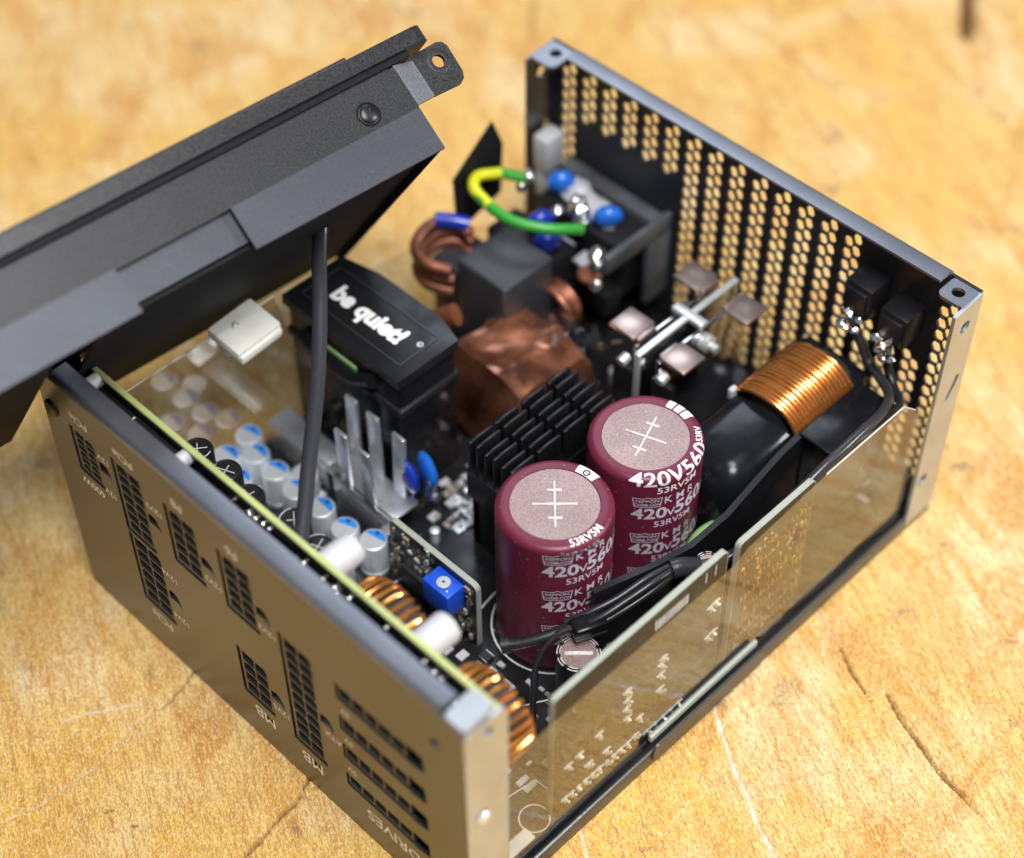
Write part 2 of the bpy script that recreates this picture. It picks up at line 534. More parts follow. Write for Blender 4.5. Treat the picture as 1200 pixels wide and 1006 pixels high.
def make_wood():
    def axis(lo, flo, fhi, hi, fine, coarse, grow):
        a = list(np.arange(flo, fhi, fine))
        x, d = fhi, fine
        while x < hi:
            a.append(x)
            d = min(d * grow, coarse)
            x += d
        a.append(hi)
        x, d = flo - fine, fine
        while x > lo:
            a.insert(0, x)
            d = min(d * grow, coarse)
            x -= d
        a.insert(0, lo)
        return np.array(a)
    r = axis(-900, -190, 190, 900, 0.55, 60, 1.12)
    f = axis(-900, -10, 160, 1300, 0.55, 60, 1.03)
    A, F = np.meshgrid(r, f)
    X = A * GR.x + F * GF.x
    Y = A * GR.y + F * GF.y
    rng = np.random.RandomState(3)
    crack = np.zeros_like(X)
    chalk = np.zeros_like(X)
    Z = np.zeros_like(X)
    for pts, hw, dep, dk, ch in CRACKS:
        P = [np.array(p, float) for p in pts]
        xs = [p[0] for p in P]
        ys = [p[1] for p in P]
        msk = (X > min(xs) - 6) & (X < max(xs) + 6) & (Y > min(ys) - 6) & (Y < max(ys) + 6)
        if not msk.any():
            continue
        x = X[msk]
        y = Y[msk]
        # ragged centre line
        jx = 0.22 * np.sin(y * 0.45 + dep * 7) + 0.10 * np.sin(y * 1.9 + x * 0.9)
        jy = 0.22 * np.sin(x * 0.5 + dep * 3) + 0.10 * np.sin(x * 2.1 - y * 0.7)
        x2 = x + jx * min(1, hw * 1.6)
        y2 = y + jy * min(1, hw * 1.6)
        d = np.full_like(x, 1e9)
        tl = np.zeros_like(x)
        acc = 0.0
        for p, q in zip(P[:-1], P[1:]):
            e = q - p
            L = np.hypot(*e)
            t = np.clip(((x2 - p[0]) * e[0] + (y2 - p[1]) * e[1]) / L ** 2, 0, 1)
            dd = np.hypot(x2 - p[0] - t * e[0], y2 - p[1] - t * e[1])
            up = dd < d
            tl[up] = acc + t[up] * L
            d = np.minimum(d, dd)
            acc += L
        w = hw * (0.95 + 0.2 * np.sin(tl * 0.5 + hw * 9) + 0.14 * np.sin(tl * 1.9 + dep) + 0.10 * np.sin(tl * 4.7))
        if hw < 3:
            w = w * np.clip((acc - tl) / 6, 0.25, 1)
        k = np.clip(1.25 - d / np.maximum(w, 0.08), 0, 1)
        k = k * k * (3 - 2 * k)
        crack[msk] = np.maximum(crack[msk], k * dk)
        chalk[msk] = np.maximum(chalk[msk], k * ch * (0.72 + 0.18 * np.sin(tl * 0.9) + 0.10 * np.sin(tl * 2.3)))
        Z[msk] = np.minimum(Z[msk], -dep * k)
    V = np.stack([X, Y, Z], -1).reshape(-1, 3) * S
    ny, nx = X.shape
    idx = np.arange(nx * ny).reshape(ny, nx)
    Q = np.stack([idx[:-1, :-1], idx[:-1, 1:], idx[1:, 1:], idx[1:, :-1]], -1).reshape(-1, 4)
    me = bpy.data.meshes.new('wooden_board')
    me.vertices.add(len(V))
    me.vertices.foreach_set('co', V.ravel())
    me.loops.add(Q.size)
    me.loops.foreach_set('vertex_index', Q.ravel().astype(np.int32))
    me.polygons.add(len(Q))
    me.polygons.foreach_set('loop_start', (np.arange(len(Q)) * 4).astype(np.int32))
    me.polygons.foreach_set('use_smooth', np.ones(len(Q), bool))
    me.update()
    for nm, arr in (('crack', crack), ('chalk', chalk)):
        at = me.attributes.new(nm, 'FLOAT', 'POINT')
        at.data.foreach_set('value', arr.ravel().astype(np.float32))
    return me


def wood_mat():
    m = bpy.data.materials.new('sawn_wood')
    m.use_nodes = True
    nt = m.node_tree
    p = nt.nodes['Principled BSDF']
    L = nt.links.new
    tc = node(nt, 'ShaderNodeTexCoord')

    def noise(scale, detail=4, rough=0.55, vec=None, dist=0.0):
        n = node(nt, 'ShaderNodeTexNoise')
        n.inputs['Scale'].default_value = scale
        n.inputs['Detail'].default_value = detail
        n.inputs['Roughness'].default_value = rough
        n.inputs['Distortion'].default_value = dist
        L(vec or tc.outputs['Object'], n.inputs['Vector'])
        return n.outputs['Fac']

    def rng(x, a, b, c=0.0, d=1.0):
        n = node(nt, 'ShaderNodeMapRange')
        for i, q in enumerate((a, b, c, d)):
            n.inputs[i + 1].default_value = q
        L(x, n.inputs[0])
        return n.outputs[0]

    def mixc(f, a, b):
        n = node(nt, 'ShaderNodeMix', data_type='RGBA')
        for s_, q in ((n.inputs[0], f), (n.inputs[6], a), (n.inputs[7], b)):
            if isinstance(q, (tuple, float, int)):
                s_.default_value = q if isinstance(q, (float, int)) else (*q, 1)
            else:
                L(q, s_)
        return n.outputs[2]

    def math_(op, a, b):
        n = node(nt, 'ShaderNodeMath', operation=op)
        for s_, q in ((n.inputs[0], a), (n.inputs[1], b)):
            if isinstance(q, (float, int)):
                s_.default_value = q
            else:
                L(q, s_)
        return n.outputs[0]

    def mapped(rot, sc):
        n = node(nt, 'ShaderNodeMapping', vector_type='TEXTURE')
        n.inputs['Rotation'].default_value = (0, 0, rot)
        n.inputs['Scale'].default_value = [1 / q for q in sc]
        L(tc.outputs['Object'], n.inputs['Vector'])
        return n.outputs[0]
    fib = mapped(R_(62), (1, 7.0, 1))         # x' runs along the fibres
    fib2 = mapped(R_(68), (1, 4.0, 1))
    big = noise(9, 5, 0.6, None, 0.6)
    mid = noise(26, 6, 0.62, fib2, 0.5)
    base = mixc(rng(big, 0.40, 0.60), (0.74, 0.455, 0.08), (0.72, 0.52, 0.19))
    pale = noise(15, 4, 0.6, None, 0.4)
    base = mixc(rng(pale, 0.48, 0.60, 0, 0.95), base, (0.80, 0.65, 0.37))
    band = noise(16, 4, 0.6, mapped(R_(50), (1, 5.5, 1)), 0.6)
    base = mixc(rng(band, 0.50, 0.66, 0, 0.55), base, (0.58, 0.31, 0.055))
    base = mixc(rng(mid, 0.48, 0.64, 0, 0.85), base, (0.60, 0.29, 0.04))
    blot = noise(24, 6, 0.65, mapped(R_(40), (1, 1.8, 1)), 0.8)
    base = mixc(rng(blot, 0.54, 0.64, 0, 0.85), base, (0.52, 0.23, 0.03))
    st = noise(60, 5, 0.7, fib)
    base = mixc(rng(st, 0.50, 0.64, 0, 0.75), base, (0.46, 0.21, 0.045))
    st2 = noise(300, 4, 0.7, mapped(R_(66), (1, 3.6, 1)))
    base = mixc(rng(st2, 0.47, 0.62, 0, 0.6), base, (0.38, 0.18, 0.05))
    st3 = noise(260, 4, 0.7, mapped(R_(60), (1.0, 4.4, 1)))
    base = mixc(rng(st3, 0.50, 0.62, 0, 0.55), base, (0.83, 0.63, 0.31))
    spk = noise(950, 3, 0.7, mapped(R_(64), (1, 2.2, 1)))
    base = mixc(rng(spk, 0.47, 0.60, 0, 0.62), base, (0.36, 0.165, 0.05))
    spk2 = noise(900, 3, 0.65, mapped(R_(58), (1, 2.0, 1)))
    base = mixc(rng(spk2, 0.53, 0.64, 0, 0.6), base, (0.86, 0.69, 0.40))
    gs = noise(60, 5, 0.6, None, 0.8)
    gs = math_('MULTIPLY', rng(gs, 0.62, 0.72), math_('MULTIPLY', spk, 1.2))
    base = mixc(gs, base, (0.19, 0.11, 0.075))
    gs2 = noise(43, 4, 0.5, fib2, 0.5)
    base = mixc(rng(gs2, 0.70, 0.77, 0, 0.5), base, (0.56, 0.53, 0.48))
    ck = node(nt, 'ShaderNodeAttribute', attribute_name='crack')
    ch = node(nt, 'ShaderNodeAttribute', attribute_name='chalk')
    base = mixc(ck.outputs['Fac'], base, (0.13, 0.05, 0.014))
    base = mixc(ch.outputs['Fac'], base, (0.70, 0.66, 0.58))
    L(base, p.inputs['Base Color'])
    L(rng(st, 0.3, 0.7, 0.55, 0.75), p.inputs['Roughness'])
    p.inputs['Specular IOR Level'].default_value = 0.15
    h = math_('ADD', math_('MULTIPLY', st, 0.8), math_('ADD', math_('MULTIPLY', st2, 0.7), math_('MULTIPLY', spk, 0.9)))
    b = node(nt, 'ShaderNodeBump')
    b.inputs['Strength'].default_value = 0.55
    b.inputs['Distance'].default_value = 0.0004
    L(h, b.inputs['Height'])
    L(b.outputs[0], p.inputs['Normal'])
    return m


wm = make_wood()
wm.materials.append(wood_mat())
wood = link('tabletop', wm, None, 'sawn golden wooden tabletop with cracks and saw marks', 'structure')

# ------------------------------------------------------------------ the power supply (one thing)
D, W, H, Z0 = 183.0, 150.0, 88.0, 10.0
PS = bpy.data.objects.new('power_supply', None)
COL.objects.link(PS)
PS['label'] = 'opened dark metal power supply standing on the wooden board, its circuit boards and parts exposed'
PS['category'] = 'power supply'

# ---- base tray
b = B()
b.box(1.2, D - 1.2, 0.2, W - 0.2, 0.4, 1.6)
tray = part('base_tray', b, 'tray', PS)
for y0 in (0.0, W - 1.2):
    part('side_lip', B().box(14, D - 0.2, y0, y0 + 1.2, 0.1, 6.2, 0.5), 'tray', tray)
part('side_tab', B().plate([rrect(64, 107.5, 2, 8.6, 2.2)], lambda x, y, h: (x, -0.05 - h, y), 0.7), 'tray', tray)
part('pale_strip', B().box(65, 107, 1.25, 2.6, 8.0, 10.6, 0.4), 'edge', tray, 'pale strip along the tab of the tray')

# ---- connector panel (normal towards -X)
SOCK = [  # y0, y1, z0, z1, columns, rows, latch z
    (129.3, 138.6, 57.0, 73.0, 2, 6, 65.2),
    (110.8, 121.7, 47.6, 74.6, 2, 7, 61.0),
    (109.4, 121.7, 18.9, 45.8, 2, 6, 31.6),
    (90.2, 101.3, 53.3, 74.6, 2, 5, 62.8),
    (70.2, 81.5, 53.3, 75.0, 2, 5, 62.3),
    (70.0, 81.0, 18.2, 37.0, 2, 4, 27.5),
    (50.6, 61.8, 17.1, 61.5, 2, 10, 38.2),
]
ROWS = [(55.4, 61.8), (42.4, 48.6), (30.2, 36.4), (17.6, 23.4)]


def latch(y, z):
    return [(y + 0.7, z + 2.6), (y - 1.2, z + 3.2), (y - 2.8, z + 2.6), (y - 3.9, z + 0.4), (y - 4.0, z - 2.0), (y - 2.9, z - 1.2), (y - 1.8, z - 0.6), (y + 0.7, z - 0.6)]


loops = [rrect(0.4, W - 0.4, 0.2, 86.2, 0.4)]
for y0, y1, z0, z1, nc, nr, lz in SOCK:
    e = 0.55
    pts = [(y1 + e, z0 - e), (y1 + e, z1 + e), (y0 - e, z1 + e)] + [(p[0] - 1.2, p[1]) for p in latch(y0, lz)] + [(y0 - e, z0 - e)]
    loops.append(pts)
for z0, z1 in ROWS:
    loops.append([(42.6, z0), (42.6, z1), (19.5, z1), (18.5, z1 + 0.6), (13.6, z1 + 0.4), (13.2, z0 + 0.8), (18.0, z0 - 0.2), (19.5, z0)])
loops.append(circle(145.6, 74.3, 2.2))
loops.append(circle(9.0, 73.5, 1.6))
b = B()
b.plate(loops, lambda y, z, h: (h, y, z), 1.0)
panel = part('connector_panel', b, 'panel', PS, 'dark panel with rows of cable sockets and upside-down lettering')
# rolled top rim
prof = [(0.0, 86.1), (0.25, 87.1), (0.9, 87.8), (1.8, 88.0), (5.6, 88.0), (5.6, 87.2), (1.9, 87.0), (1.0, 86.6), (1.0, 86.1)]
b = B()
n = len(prof)
ys = [7.5, 143.5]
vs = [(x, y, z) for y in ys for x, z in prof]
fs = [(i, (i + 1) % n, n + (i + 1) % n, n + i) for i in range(n)] + [tuple(range(n)), tuple(range(2 * n - 1, n - 1, -1))]
b.add(vs, fs)
part('top_rim', b, 'rim', panel)
# corner flanges
fl = [rrect(0.2, 12.4, 0.3, 84.5, 1.2), circle(7.1, 80.0, 1.5), rrect(3.4, 6.4, 45.0, 50.4, 1.2), circle(7.5, 12, 1.5)]
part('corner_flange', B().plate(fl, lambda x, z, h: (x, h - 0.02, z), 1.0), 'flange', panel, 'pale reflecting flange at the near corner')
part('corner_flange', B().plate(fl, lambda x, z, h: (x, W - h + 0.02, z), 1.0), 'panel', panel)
part('corner_ear', B().plate([rrect(0.6, 9.5, 0.3, 6.8, 1.5)], lambda x, y, h: (x, y, 85.4 + h + 0.12 * x), 1.0), 'flange', panel)
b = B()
b.lathe([(0.1, -0.9), (2.2, -0.8), (2.6, -0.3), (2.6, 0.0), (1.0, 0.1), (1.0, 3)], (0.0, 145.6, 74.3), 24, 'X')
sc = part('screw', b, 'anod', panel)
part('screw', B().lathe([(0.1, -0.7), (1.6, -0.6), (2.0, 0.0), (0.9, 0.0), (0.9, 4)], (4.9, -0.1, 47.7), 20, 'Y'), 'bright', panel)

for y0, y1, z0, z1, nc, nr, lz in SOCK:
    lo = [rect(y0, y1, z0, z1)]
    fw = 0.75
    cy = (y1 - y0 - 2 * fw) / nc
    cz = (z1 - z0 - 2 * fw) / nr
    for i in range(nc):
        for j in range(nr):
            ya = y0 + fw + i * cy + 0.22
            za = z0 + fw + j * cz + 0.22
            yb = ya + cy - 0.44
            zb = za + cz - 0.44
            c_ = 0.9 if (i + j) % 2 else 0.05
            lo.append([(ya, za), (yb, za), (yb, zb - c_), (yb - c_, zb), (ya + c_, zb), (ya, zb - c_)] if c_ > .1 else rect(ya, yb, za, zb))
    b = B()
    b.plate(lo, lambda y, z, h: (0.35 + h, y, z), 7.5)
    s_ = part('cable_socket', b, 'socket', panel)
    part('socket_back', B().box(6.5, 11.5, y0 - 0.2, y1 + 0.2, z0 - 0.2, z1 + 0.2).box(1.3, 9, y0 - 4.6, y0 - 0.9, lz - 3.5, lz + 4), 'cell', s_)
for z0, z1 in ROWS:
    lo = [rect(19.4, 42.2, z0 + 0.5, z1 - 0.5)]
    for k in range(5):
        ya = 20.0 + k * 4.45
        lo.append(rect(ya, ya + 3.9, z0 + 1.3, z1 - 1.3))
    b = B()
    b.plate(lo, lambda y, z, h: (0.35 + h, y, z), 7.5)
    s_ = part('drive_socket', b, 'socket', panel)
    part('socket_back', B().box(6.5, 11.5, 12.8, 42.8, z0 - 0.2, z1 + 0.6), 'cell', s_)


def flip(yc, zc, x=-0.04):
    return lambda a, c: (x, yc + a, zc - c)      # upside-down lettering on the panel


for s_, sz, yc, zc, bo in (
        ('MB', 4.2, 74.0, 13.4, 0.012),
        ('MB', 4.2, 56.0, 12.2, 0.012),
        ('DRIVES', 4.2, 26.5, 12.4, 0.012),
        ('12V5', 2.2, 66.2, 24.0, 0.006),
        ('ATX', 2.2, 46.0, 34.6, 0.006),
        ('600W', 2.6, 134.5, 53.4, 0.01),
        ('PCIe', 2.6, 134.0, 78.2, 0.01),
        ('12V', 2.2, 126.2, 57.5, 0.006),
        ('12V', 2.2, 126.0, 70.5, 0.006),
        ('PCIe', 2.8, 116.2, 79.0, 0.01),
        ('PCIe', 3.2, 115.6, 14.6, 0.01),
        ('12V3', 2.2, 106.5, 68.0, 0.006),
        ('12V4', 2.2, 106.4, 42.0, 0.006),
        ('12V4', 2.2, 105.4, 24.5, 0.006),
        ('P8', 3.0, 95.8, 79.0, 0.01),
        ('P6', 3.0, 75.8, 79.2, 0.01),
        ('12V3', 2.2, 86.0, 58.0, 0.006),
        ('12V3', 2.2, 66.4, 57.5, 0.006),
        ('5V', 2.0, 40.0, 51.8, 0.006),
        ('5V', 2.0, 40.0, 39.3, 0.006),
        ('5V', 2.0, 40.0, 26.6, 0.006),
):
    b = B()
    write(b, s_, sz, flip(yc, zc), bo)
    part('lettering', b, 'print', panel, 'upside-down printed ' + s_ if sz > 4 else None)

# ---- rear panel with honeycomb stripes
loops = [rrect(0.3, W - 0.3, 0.2, 86.4, 0.4)]
hr = 1.53
for k in range(18):
    yc = 143.0 - 7.95 * k
    for c in (-1, 1):
        z = 79.6 - (2.15 if c > 0 else 0)
        while z > 9.5:
            y = yc + c * 1.33
            ok = True
            if 1 <= k <= 5 and z < 63.5:
                ok = False
            if k in (14, 15) and z > 57.5:
                ok = False
            if k == 16 and z > 53:
                ok = False
            if k == 17 and z > 76:
                ok = False
            if 6 <= y <= 144.8 and ok or k == 0 and ok:
                loops.append([(y + 1.52 * math.cos(R_(60 * i)), z + 2.16 * math.sin(R_(60 * i))) for i in range(6)])
            z -= 4.3
b = B()
b.plate(loops, lambda y, z, h: (D - h, y, z), 0.9)
rear = part('vented_panel', b, 'rear', PS, 'black panel perforated with stripes of honeycomb holes')
prof = [(D, 86.3), (D - .25, 87.2), (D - .9, 87.8), (D - 1.8, 88.0), (D - 6.2, 88.0), (D - 6.2, 87.2), (D - 1.9, 87.0), (D - 1.0, 86.6), (D - 1.0, 86.3)]
b = B()
ys = [9.5, 139.5]
vs = [(x, y, z) for y in ys for x, z in prof]
fs = [(i, (i + 1) % n, n + (i + 1) % n, n + i) for i in range(n)] + [tuple(range(n)), tuple(range(2 * n - 1, n - 1, -1))]
b.add(vs, fs)
part('top_rim', b, 'rim', rear)
fl = [[(171, 2.5), (182.8, 2.5), (182.8, 86.2), (171, 85.2)], circle(177.0, 78.0, 2.0), [(178.9, 59.0), (180.4, 58.2), (179.6, 55.0), (177.0, 50.5), (175.6, 51.0), (177.6, 55.5)], circle(174.5, 20, 2.0)]
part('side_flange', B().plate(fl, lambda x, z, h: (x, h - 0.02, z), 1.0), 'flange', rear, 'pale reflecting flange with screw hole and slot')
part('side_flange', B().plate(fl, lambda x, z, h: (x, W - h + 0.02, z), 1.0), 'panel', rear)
part('corner_ear', B().plate([rrect(174.2, 182.8, 0.6, 8.6, 2.0), circle(178.2, 4.6, 1.75)], lambda x, y, h: (x, y, 85.2 + h), 1.0), 'rim', rear)
part('corner_ear', B().plate([rrect(172.0, 182.8, 140.4, 149.4, 2.0), circle(178.0, 144.6, 1.8)], lambda x, y, h: (x, y, 85.2 + h), 1.0), 'rim', rear)

# ---- main board
main = part('main_board', B().plate([rrect(3, 180, 3, 147, 2)], lambda x, y, h: (x, y, Z0 - 1.6 + h), 1.6), 'pcb', PS)
b = B()
b.plate([circle(28.2, 6.6, 4.0, 40), circle(28.2, 6.6, 3.65, 40)], lambda x, y, h: (x, y, Z0 + 0.02 + h), 0.03)


def sline(b, pts, w=0.35, z=None, f=None):
    z = Z0 + 0.02 if z is None else z
    f = f or (lambda x, y, h: (x, y, z + h))
    for (xa, ya), (xb, yb) in zip(pts[:-1], pts[1:]):
        dx, dy = xb - xa, yb - ya
        l = math.hypot(dx, dy)
        nx, ny = -dy / l * w / 2, dx / l * w / 2
        b.plate([[(xa + nx, ya + ny), (xb + nx, yb + ny), (xb - nx, yb - ny), (xa - nx, ya - ny)]], f, 0.03)


sline(b, [(24, 16), (36, 14), (36.5, 9.5)])
sline(b, [(24.6, 5.2), (20, 3.6)])
sline(b, [(40, 36), (52, 30), (62, 24)])
sline(b, [(44, 58), (70, 62), (74, 60)])
sline(b, [(30, 82), (60, 84)])
sline(b, [(56, 90), (56, 145), (44, 145)])
for cx, cy, r_ in ((73.5, 44.1, 16.4), (105.5, 42.9, 16.4)):
    lo = circle(cx, cy, r_, 64)
    li = circle(cx, cy, r_ - 0.4, 64)
    b.plate([lo, li], lambda x, y, h: (x, y, Z0 + 0.02 + h), 0.03)
for s_, x, y, sz in (('C12', 48, 36, 2), ('R71', 44, 30, 2), ('D9', 40, 42, 2), ('Q4', 60, 62, 2.2), ('L2', 36, 50, 2)):
    write(b, s_, sz, lambda a, c, x=x, y=y: (x + (-c) * 1.0, y - a, Z0 + 0.06))
part('board_markings', b, 'silk', main, kind='stuff')
# small surface-mount parts that cannot be picked apart
groups = {'smd': B(), 'smdw': B(), 'chip': B(), 'tin': B()}
for k in range(260):
    x = random.uniform(17, 175)
    y = random.uniform(8, 142)
    if k < 60:
        x = random.uniform(74, 98)
        y = random.uniform(82, 100)
    elif k < 100:
        x = random.uniform(26, 56)
        y = random.uniform(12, 60)
    t = random.choice(['smd', 'smdw', 'smdw', 'chip', 'tin'])
    w_, l_ = random.choice([(0.8, 1.6), (1.2, 2.0), (1.6, 3.2), (2.4, 3.0)])
    if random.random() < .5:
        w_, l_ = l_, w_
    h_ = random.uniform(0.5, 1.4)
    groups[t].box(x, x + w_, y, y + l_, Z0, Z0 + h_)
    groups['tin'].box(x - 0.25, x, y, y + l_, Z0, Z0 + h_ * .8)
    groups['tin'].box(x + w_, x + w_ + 0.25, y, y + l_, Z0, Z0 + h_ * .8)
for t, g in groups.items():
    part('surface_mount_parts', g, t, main, kind='stuff')
part('grey_chip', B().box(45.5, 51.5, 36.0, 40.0, Z0, Z0 + 1.8, 0.3), 'smdw', main)
part('pale_block', B().box(14.6, 24.5, 2.6, 6.2, Z0 + 0.1, Z0 + 1.0, 0.3), 'ivory', main, 'pale corner pad on the main board')

# ---- upright front board behind the connector panel
b = B()
b.box(12.0, 13.6, 1.4, 148, 8, 80.2, 0.25)
front = part('front_board', b, 'fr4', PS, 'upright circuit board with yellow-green edge behind the sockets')
part('board_face', B().box(11.93, 11.99, 1.8, 147.6, 8.4, 79.6), 'pcb', front)
part('board_face', B().box(13.61, 13.67, 1.8, 147.6, 8.4, 79.6), 'pcb', front)
part('board_end', B().box(11.9, 13.7, 0.6, 1.4, 8, 79.0, 0.3), 'edge', front)
b = B()
for k in range(60):
    y = random.uniform(4, 100)
    z = random.uniform(66, 77)
    b.ball((11.6, y, z), random.uniform(0.6, 1.1), 0.9, 1, 1, 10, 6)
part('solder_joints', b, 'tin', front, kind='stuff')
for y, z in ((141.5, 78.6), (106.8, 77.5)):
    part('white_spacer', B().cyl((6.2, y, z), (11.9, y, z), 2.1, seg=20).cyl((5.4, y, z), (6.2, y, z), 2.6, seg=20), 'white', front)
# black bodies between the panel and the board
part('socket_shroud', B().box(6.4, 11.6, 108, 140, 70, 77.5, 0.4).box(5.6, 11.6, 84, 103, 72, 76.5, 0.4), 'plastic', front)
part('board_marking', B().box(7, 11, 125.6, 126.0, 77.51, 77.55), 'silk', front)

# white nylon pillars on the back of the front board
for y, z in ((60.0, 74.6), (28.6, 74.4)):
    pl = part('nylon_pillar', B().lathe([(0.1, 13.7), (3.4, 13.7), (4.1, 14.2), (4.1, 22.4), (3.6, 23.2), (1.2, 23.4), (0.1, 23.4)], (0, y, z), 32, 'X'), 'white', PS, 'white nylon pillar on the upright front board')
# small black electrolytics next to the front board
for k, (x, y, zt) in enumerate(((21.6, 72.4, 65), (23.0, 82.6, 65), (20.2, 96.4, 65), (21.4, 106.4, 65), (21.0, 117.0, 65))):
    c = part('black_capacitor', B().lathe([(0.1, zt - 18), (4.0, zt - 18), (4.0, zt - 0.9), (3.6, zt - 0.1), (3.3, zt), (3.1, zt - 0.2), (0.1, zt - 0.2)], (x, y, 0), 28).box(13.7, x - 3, y - 1, y + 1, zt - 16, zt - 15), 'plastic', PS)
    b = B()
    b.tube([(x + 3.55 * math.cos(R_(t)), y + 3.55 * math.sin(R_(t)), zt - 0.02) for t in range(20 + 40 * k, 150 + 40 * k, 13)], 0.12, 6, smooth=False)
    m = Matrix.Translation((x, y, zt)) @ Matrix.Rotation(R_(20 + 31 * k), 4, 'Z')
    b.box(-2.5, 2.5, -0.11, 0.11, -0.2, -0.12, mtx=m)
    b.box(-0.11, 0.11, -1.8, 1.8, -0.2, -0.12, mtx=m)
    part('vent_mark', b, 'smdw', c)

# silver polymer capacitors with a blue mark
POLY = [(53.2, 91.3), (50.6, 99.8), (50.8, 109.7), (50.3, 119.3), (50.6, 128.6), (50.8, 137.2), (54.0, 144.0), (44.8, 142.6), (41.6, 133.6), (57.0, 124.0), (42.0, 92.8), (36.0, 141)]
b = B()
b.lathe([(0.1, 0.0), (3.9, 0.0), (4.0, 0.3), (4.0, 1.4), (3.7, 1.7), (3.7, 2.1), (4.0, 2.4), (4.0, 11.4), (3.7, 11.9), (3.4, 12.0), (3.3, 11.88), (0.1, 11.88)], (0, 0, 0), 32)
can_me = b.mesh('polymer_capacitor', M['can'])
b = B()
seg = [(3.3 * math.cos(R_(t)), 3.3 * math.sin(R_(t))) for t in range(-72, 73, 8)]
b.plate([seg], lambda x, y, h: (x, y, 11.9 + h), 0.06)
mk_me = b.mesh('blue_mark', M['blue'])
b = B()
b.plate([circle(2.4, 0.2, 0.55, 10)], lambda x, y, h: (x, y, 11.98 + h), 0.03)
mk2_me = b.mesh('lot_dot', M['cell'])
for i, (x, y) in enumerate(POLY):
    zt = Z0 if i != 9 else Z0 - 3
    o = link('polymer_capacitor', can_me, PS, None, None, (x, y, zt))
    o.rotation_euler = (0, 0, R_(8 + random.uniform(-14, 14)))
    if i != 9:
        q = link('blue_mark', mk_me, o)
        link('lot_dot', mk2_me, o)

# toroid chokes behind the front board


def toroid(y, z, R0, r, x0, x1, turns, a0, a1):
    core = part('toroid_choke', B().lathe([(r, x0 + 0.8), (R0 - 0.6, x0 + 0.8), (R0 - 0.6, x1 - 0.8), (r, x1 - 0.8), (r, x0 + 0.8)], (0, y, z), 40, 'X', False), 'core', PS, 'small ring choke wound with copper wire')
    b = B()
    for k in range(turns):
        t = R_(a0 + (a1 - a0) * k / (turns - 1))
        dy, dz = math.cos(t), math.sin(t)
        ty, tz = -math.sin(t) * 0.55, math.cos(t) * 0.55
        pts = []
        for px, pr_, s_ in ((x0, R0 - 1.5, -1), (x0 + 1.6, R0 + 0.3, -.6), (x1 - 1.6, R0 + 0.3, .6), (x1, R0 - 1.5, 1), (x1, r + 1.2, .6), (x1 - 1.6, r - 0.5, 0), (x0 + 1.6, r - 0.5, 0), (x0, r + 1.2, -.6)):
            pts.append((px, y + dy * pr_ + ty * s_, z + dz * pr_ + tz * s_))
        b.tube(pts, 0.72, 8, True, 3)
    part('winding', b, 'copper', core)


toroid(47.5, 57.5, 11.0, 5.0, 15.5, 25.5, 20, -30, 210)
toroid(14.6, 56.5, 11.0, 5.0, 15.0, 25.0, 20, -40, 205)

# ---- upright control board with the blue trimmer
ctl = part('control_board', B().plate([rrect(52.6, 85.2, 9, 35.4, 1.8)], lambda y, z, h: (54.2 + h, y, z), 1.6), 'edge', PS, 'upright black control board with pale edges and a blue trimmer')
part('board_face', B().plate([rrect(52.9, 84.9, 9, 35.1, 1.7)], lambda y, z, h: (54.12 + h, y, z), 0.06), 'pcb', ctl)
b = B()
b.box(48.0, 54.1, 56.8, 66.2, 24.0, 33.0, 0.35)
tr = part('blue_trimmer', b, 'trim', ctl)
b = B()
b.cyl((53.0, 61.5, 32.95), (53.0, 61.5, 33.4), 0.1)
part('adjuster_screw', B().lathe([(0.1, 33.1), (1.9, 33.1), (1.9, 33.45), (1.6, 33.6), (0.1, 33.6)], (50.9, 61.2, 0), 24).box(50.6, 51.2, 59.6, 62.8, 33.61, 33.64).box(49.4, 52.4, 60.9, 61.5, 33.61, 33.64), 'smdw', tr)
part('pin_dot', B().cyl((49.6, 58.6, 33.0), (49.6, 58.6, 33.06), 0.25, seg=10), 'logo', tr)
gs = {'smd': B(), 'tin': B(), 'smdw': B(), 'gold': B()}
for k in range(95):
    y = random.uniform(54, 84)
    z = random.uniform(12, 34)
    if 56 < y < 67.5 and z > 22:
        continue
    if 62 < y < 80 and 14 < z < 22:
        continue
    w_, l_ = random.choice([(0.6, 1.2), (0.8, 1.6), (1.0, 1.8)])
    if random.random() < .5:
        w_, l_ = l_, w_
    gs[random.choice(['smd', 'smdw', 'gold', 'tin'])].box(53.4, 54.1, y, y + w_, z, z + l_)
    gs['tin'].box(53.5, 54.1, y, y + w_, z - 0.3, z)
for k in range(15):
    y = 64.2 + k * 1.05
    gs['tin'].box(53.3, 54.1, y, y + 0.45, 22.2, 23.8).box(53.3, 54.1, y, y + 0.45, 13.6, 15.2)
part('control_chip', B().box(52.4, 54.1, 63.8, 80, 15.2, 22.2, 0.2), 'chip', ctl)
for t, g in gs.items():
    part('surface_mount_parts', g, t, ctl, kind='stuff')
b = B()
for k in range(55):
    y = random.uniform(54, 83)
    z = random.uniform(12, 34)
    if 56 < y < 68.5 and z > 22 or 62 < y < 80 and 14 < z < 23:
        continue
    write(b, random.choice(['R5', 'C7', 'D2', 'R18', 'C31', 'Q6']), random.uniform(0.8, 1.1), lambda a, c, y=y, z=z: (54.08, y - c, z - a))
part('board_markings', b, 'silk', ctl, kind='stuff')

# ---- big maroon capacitors


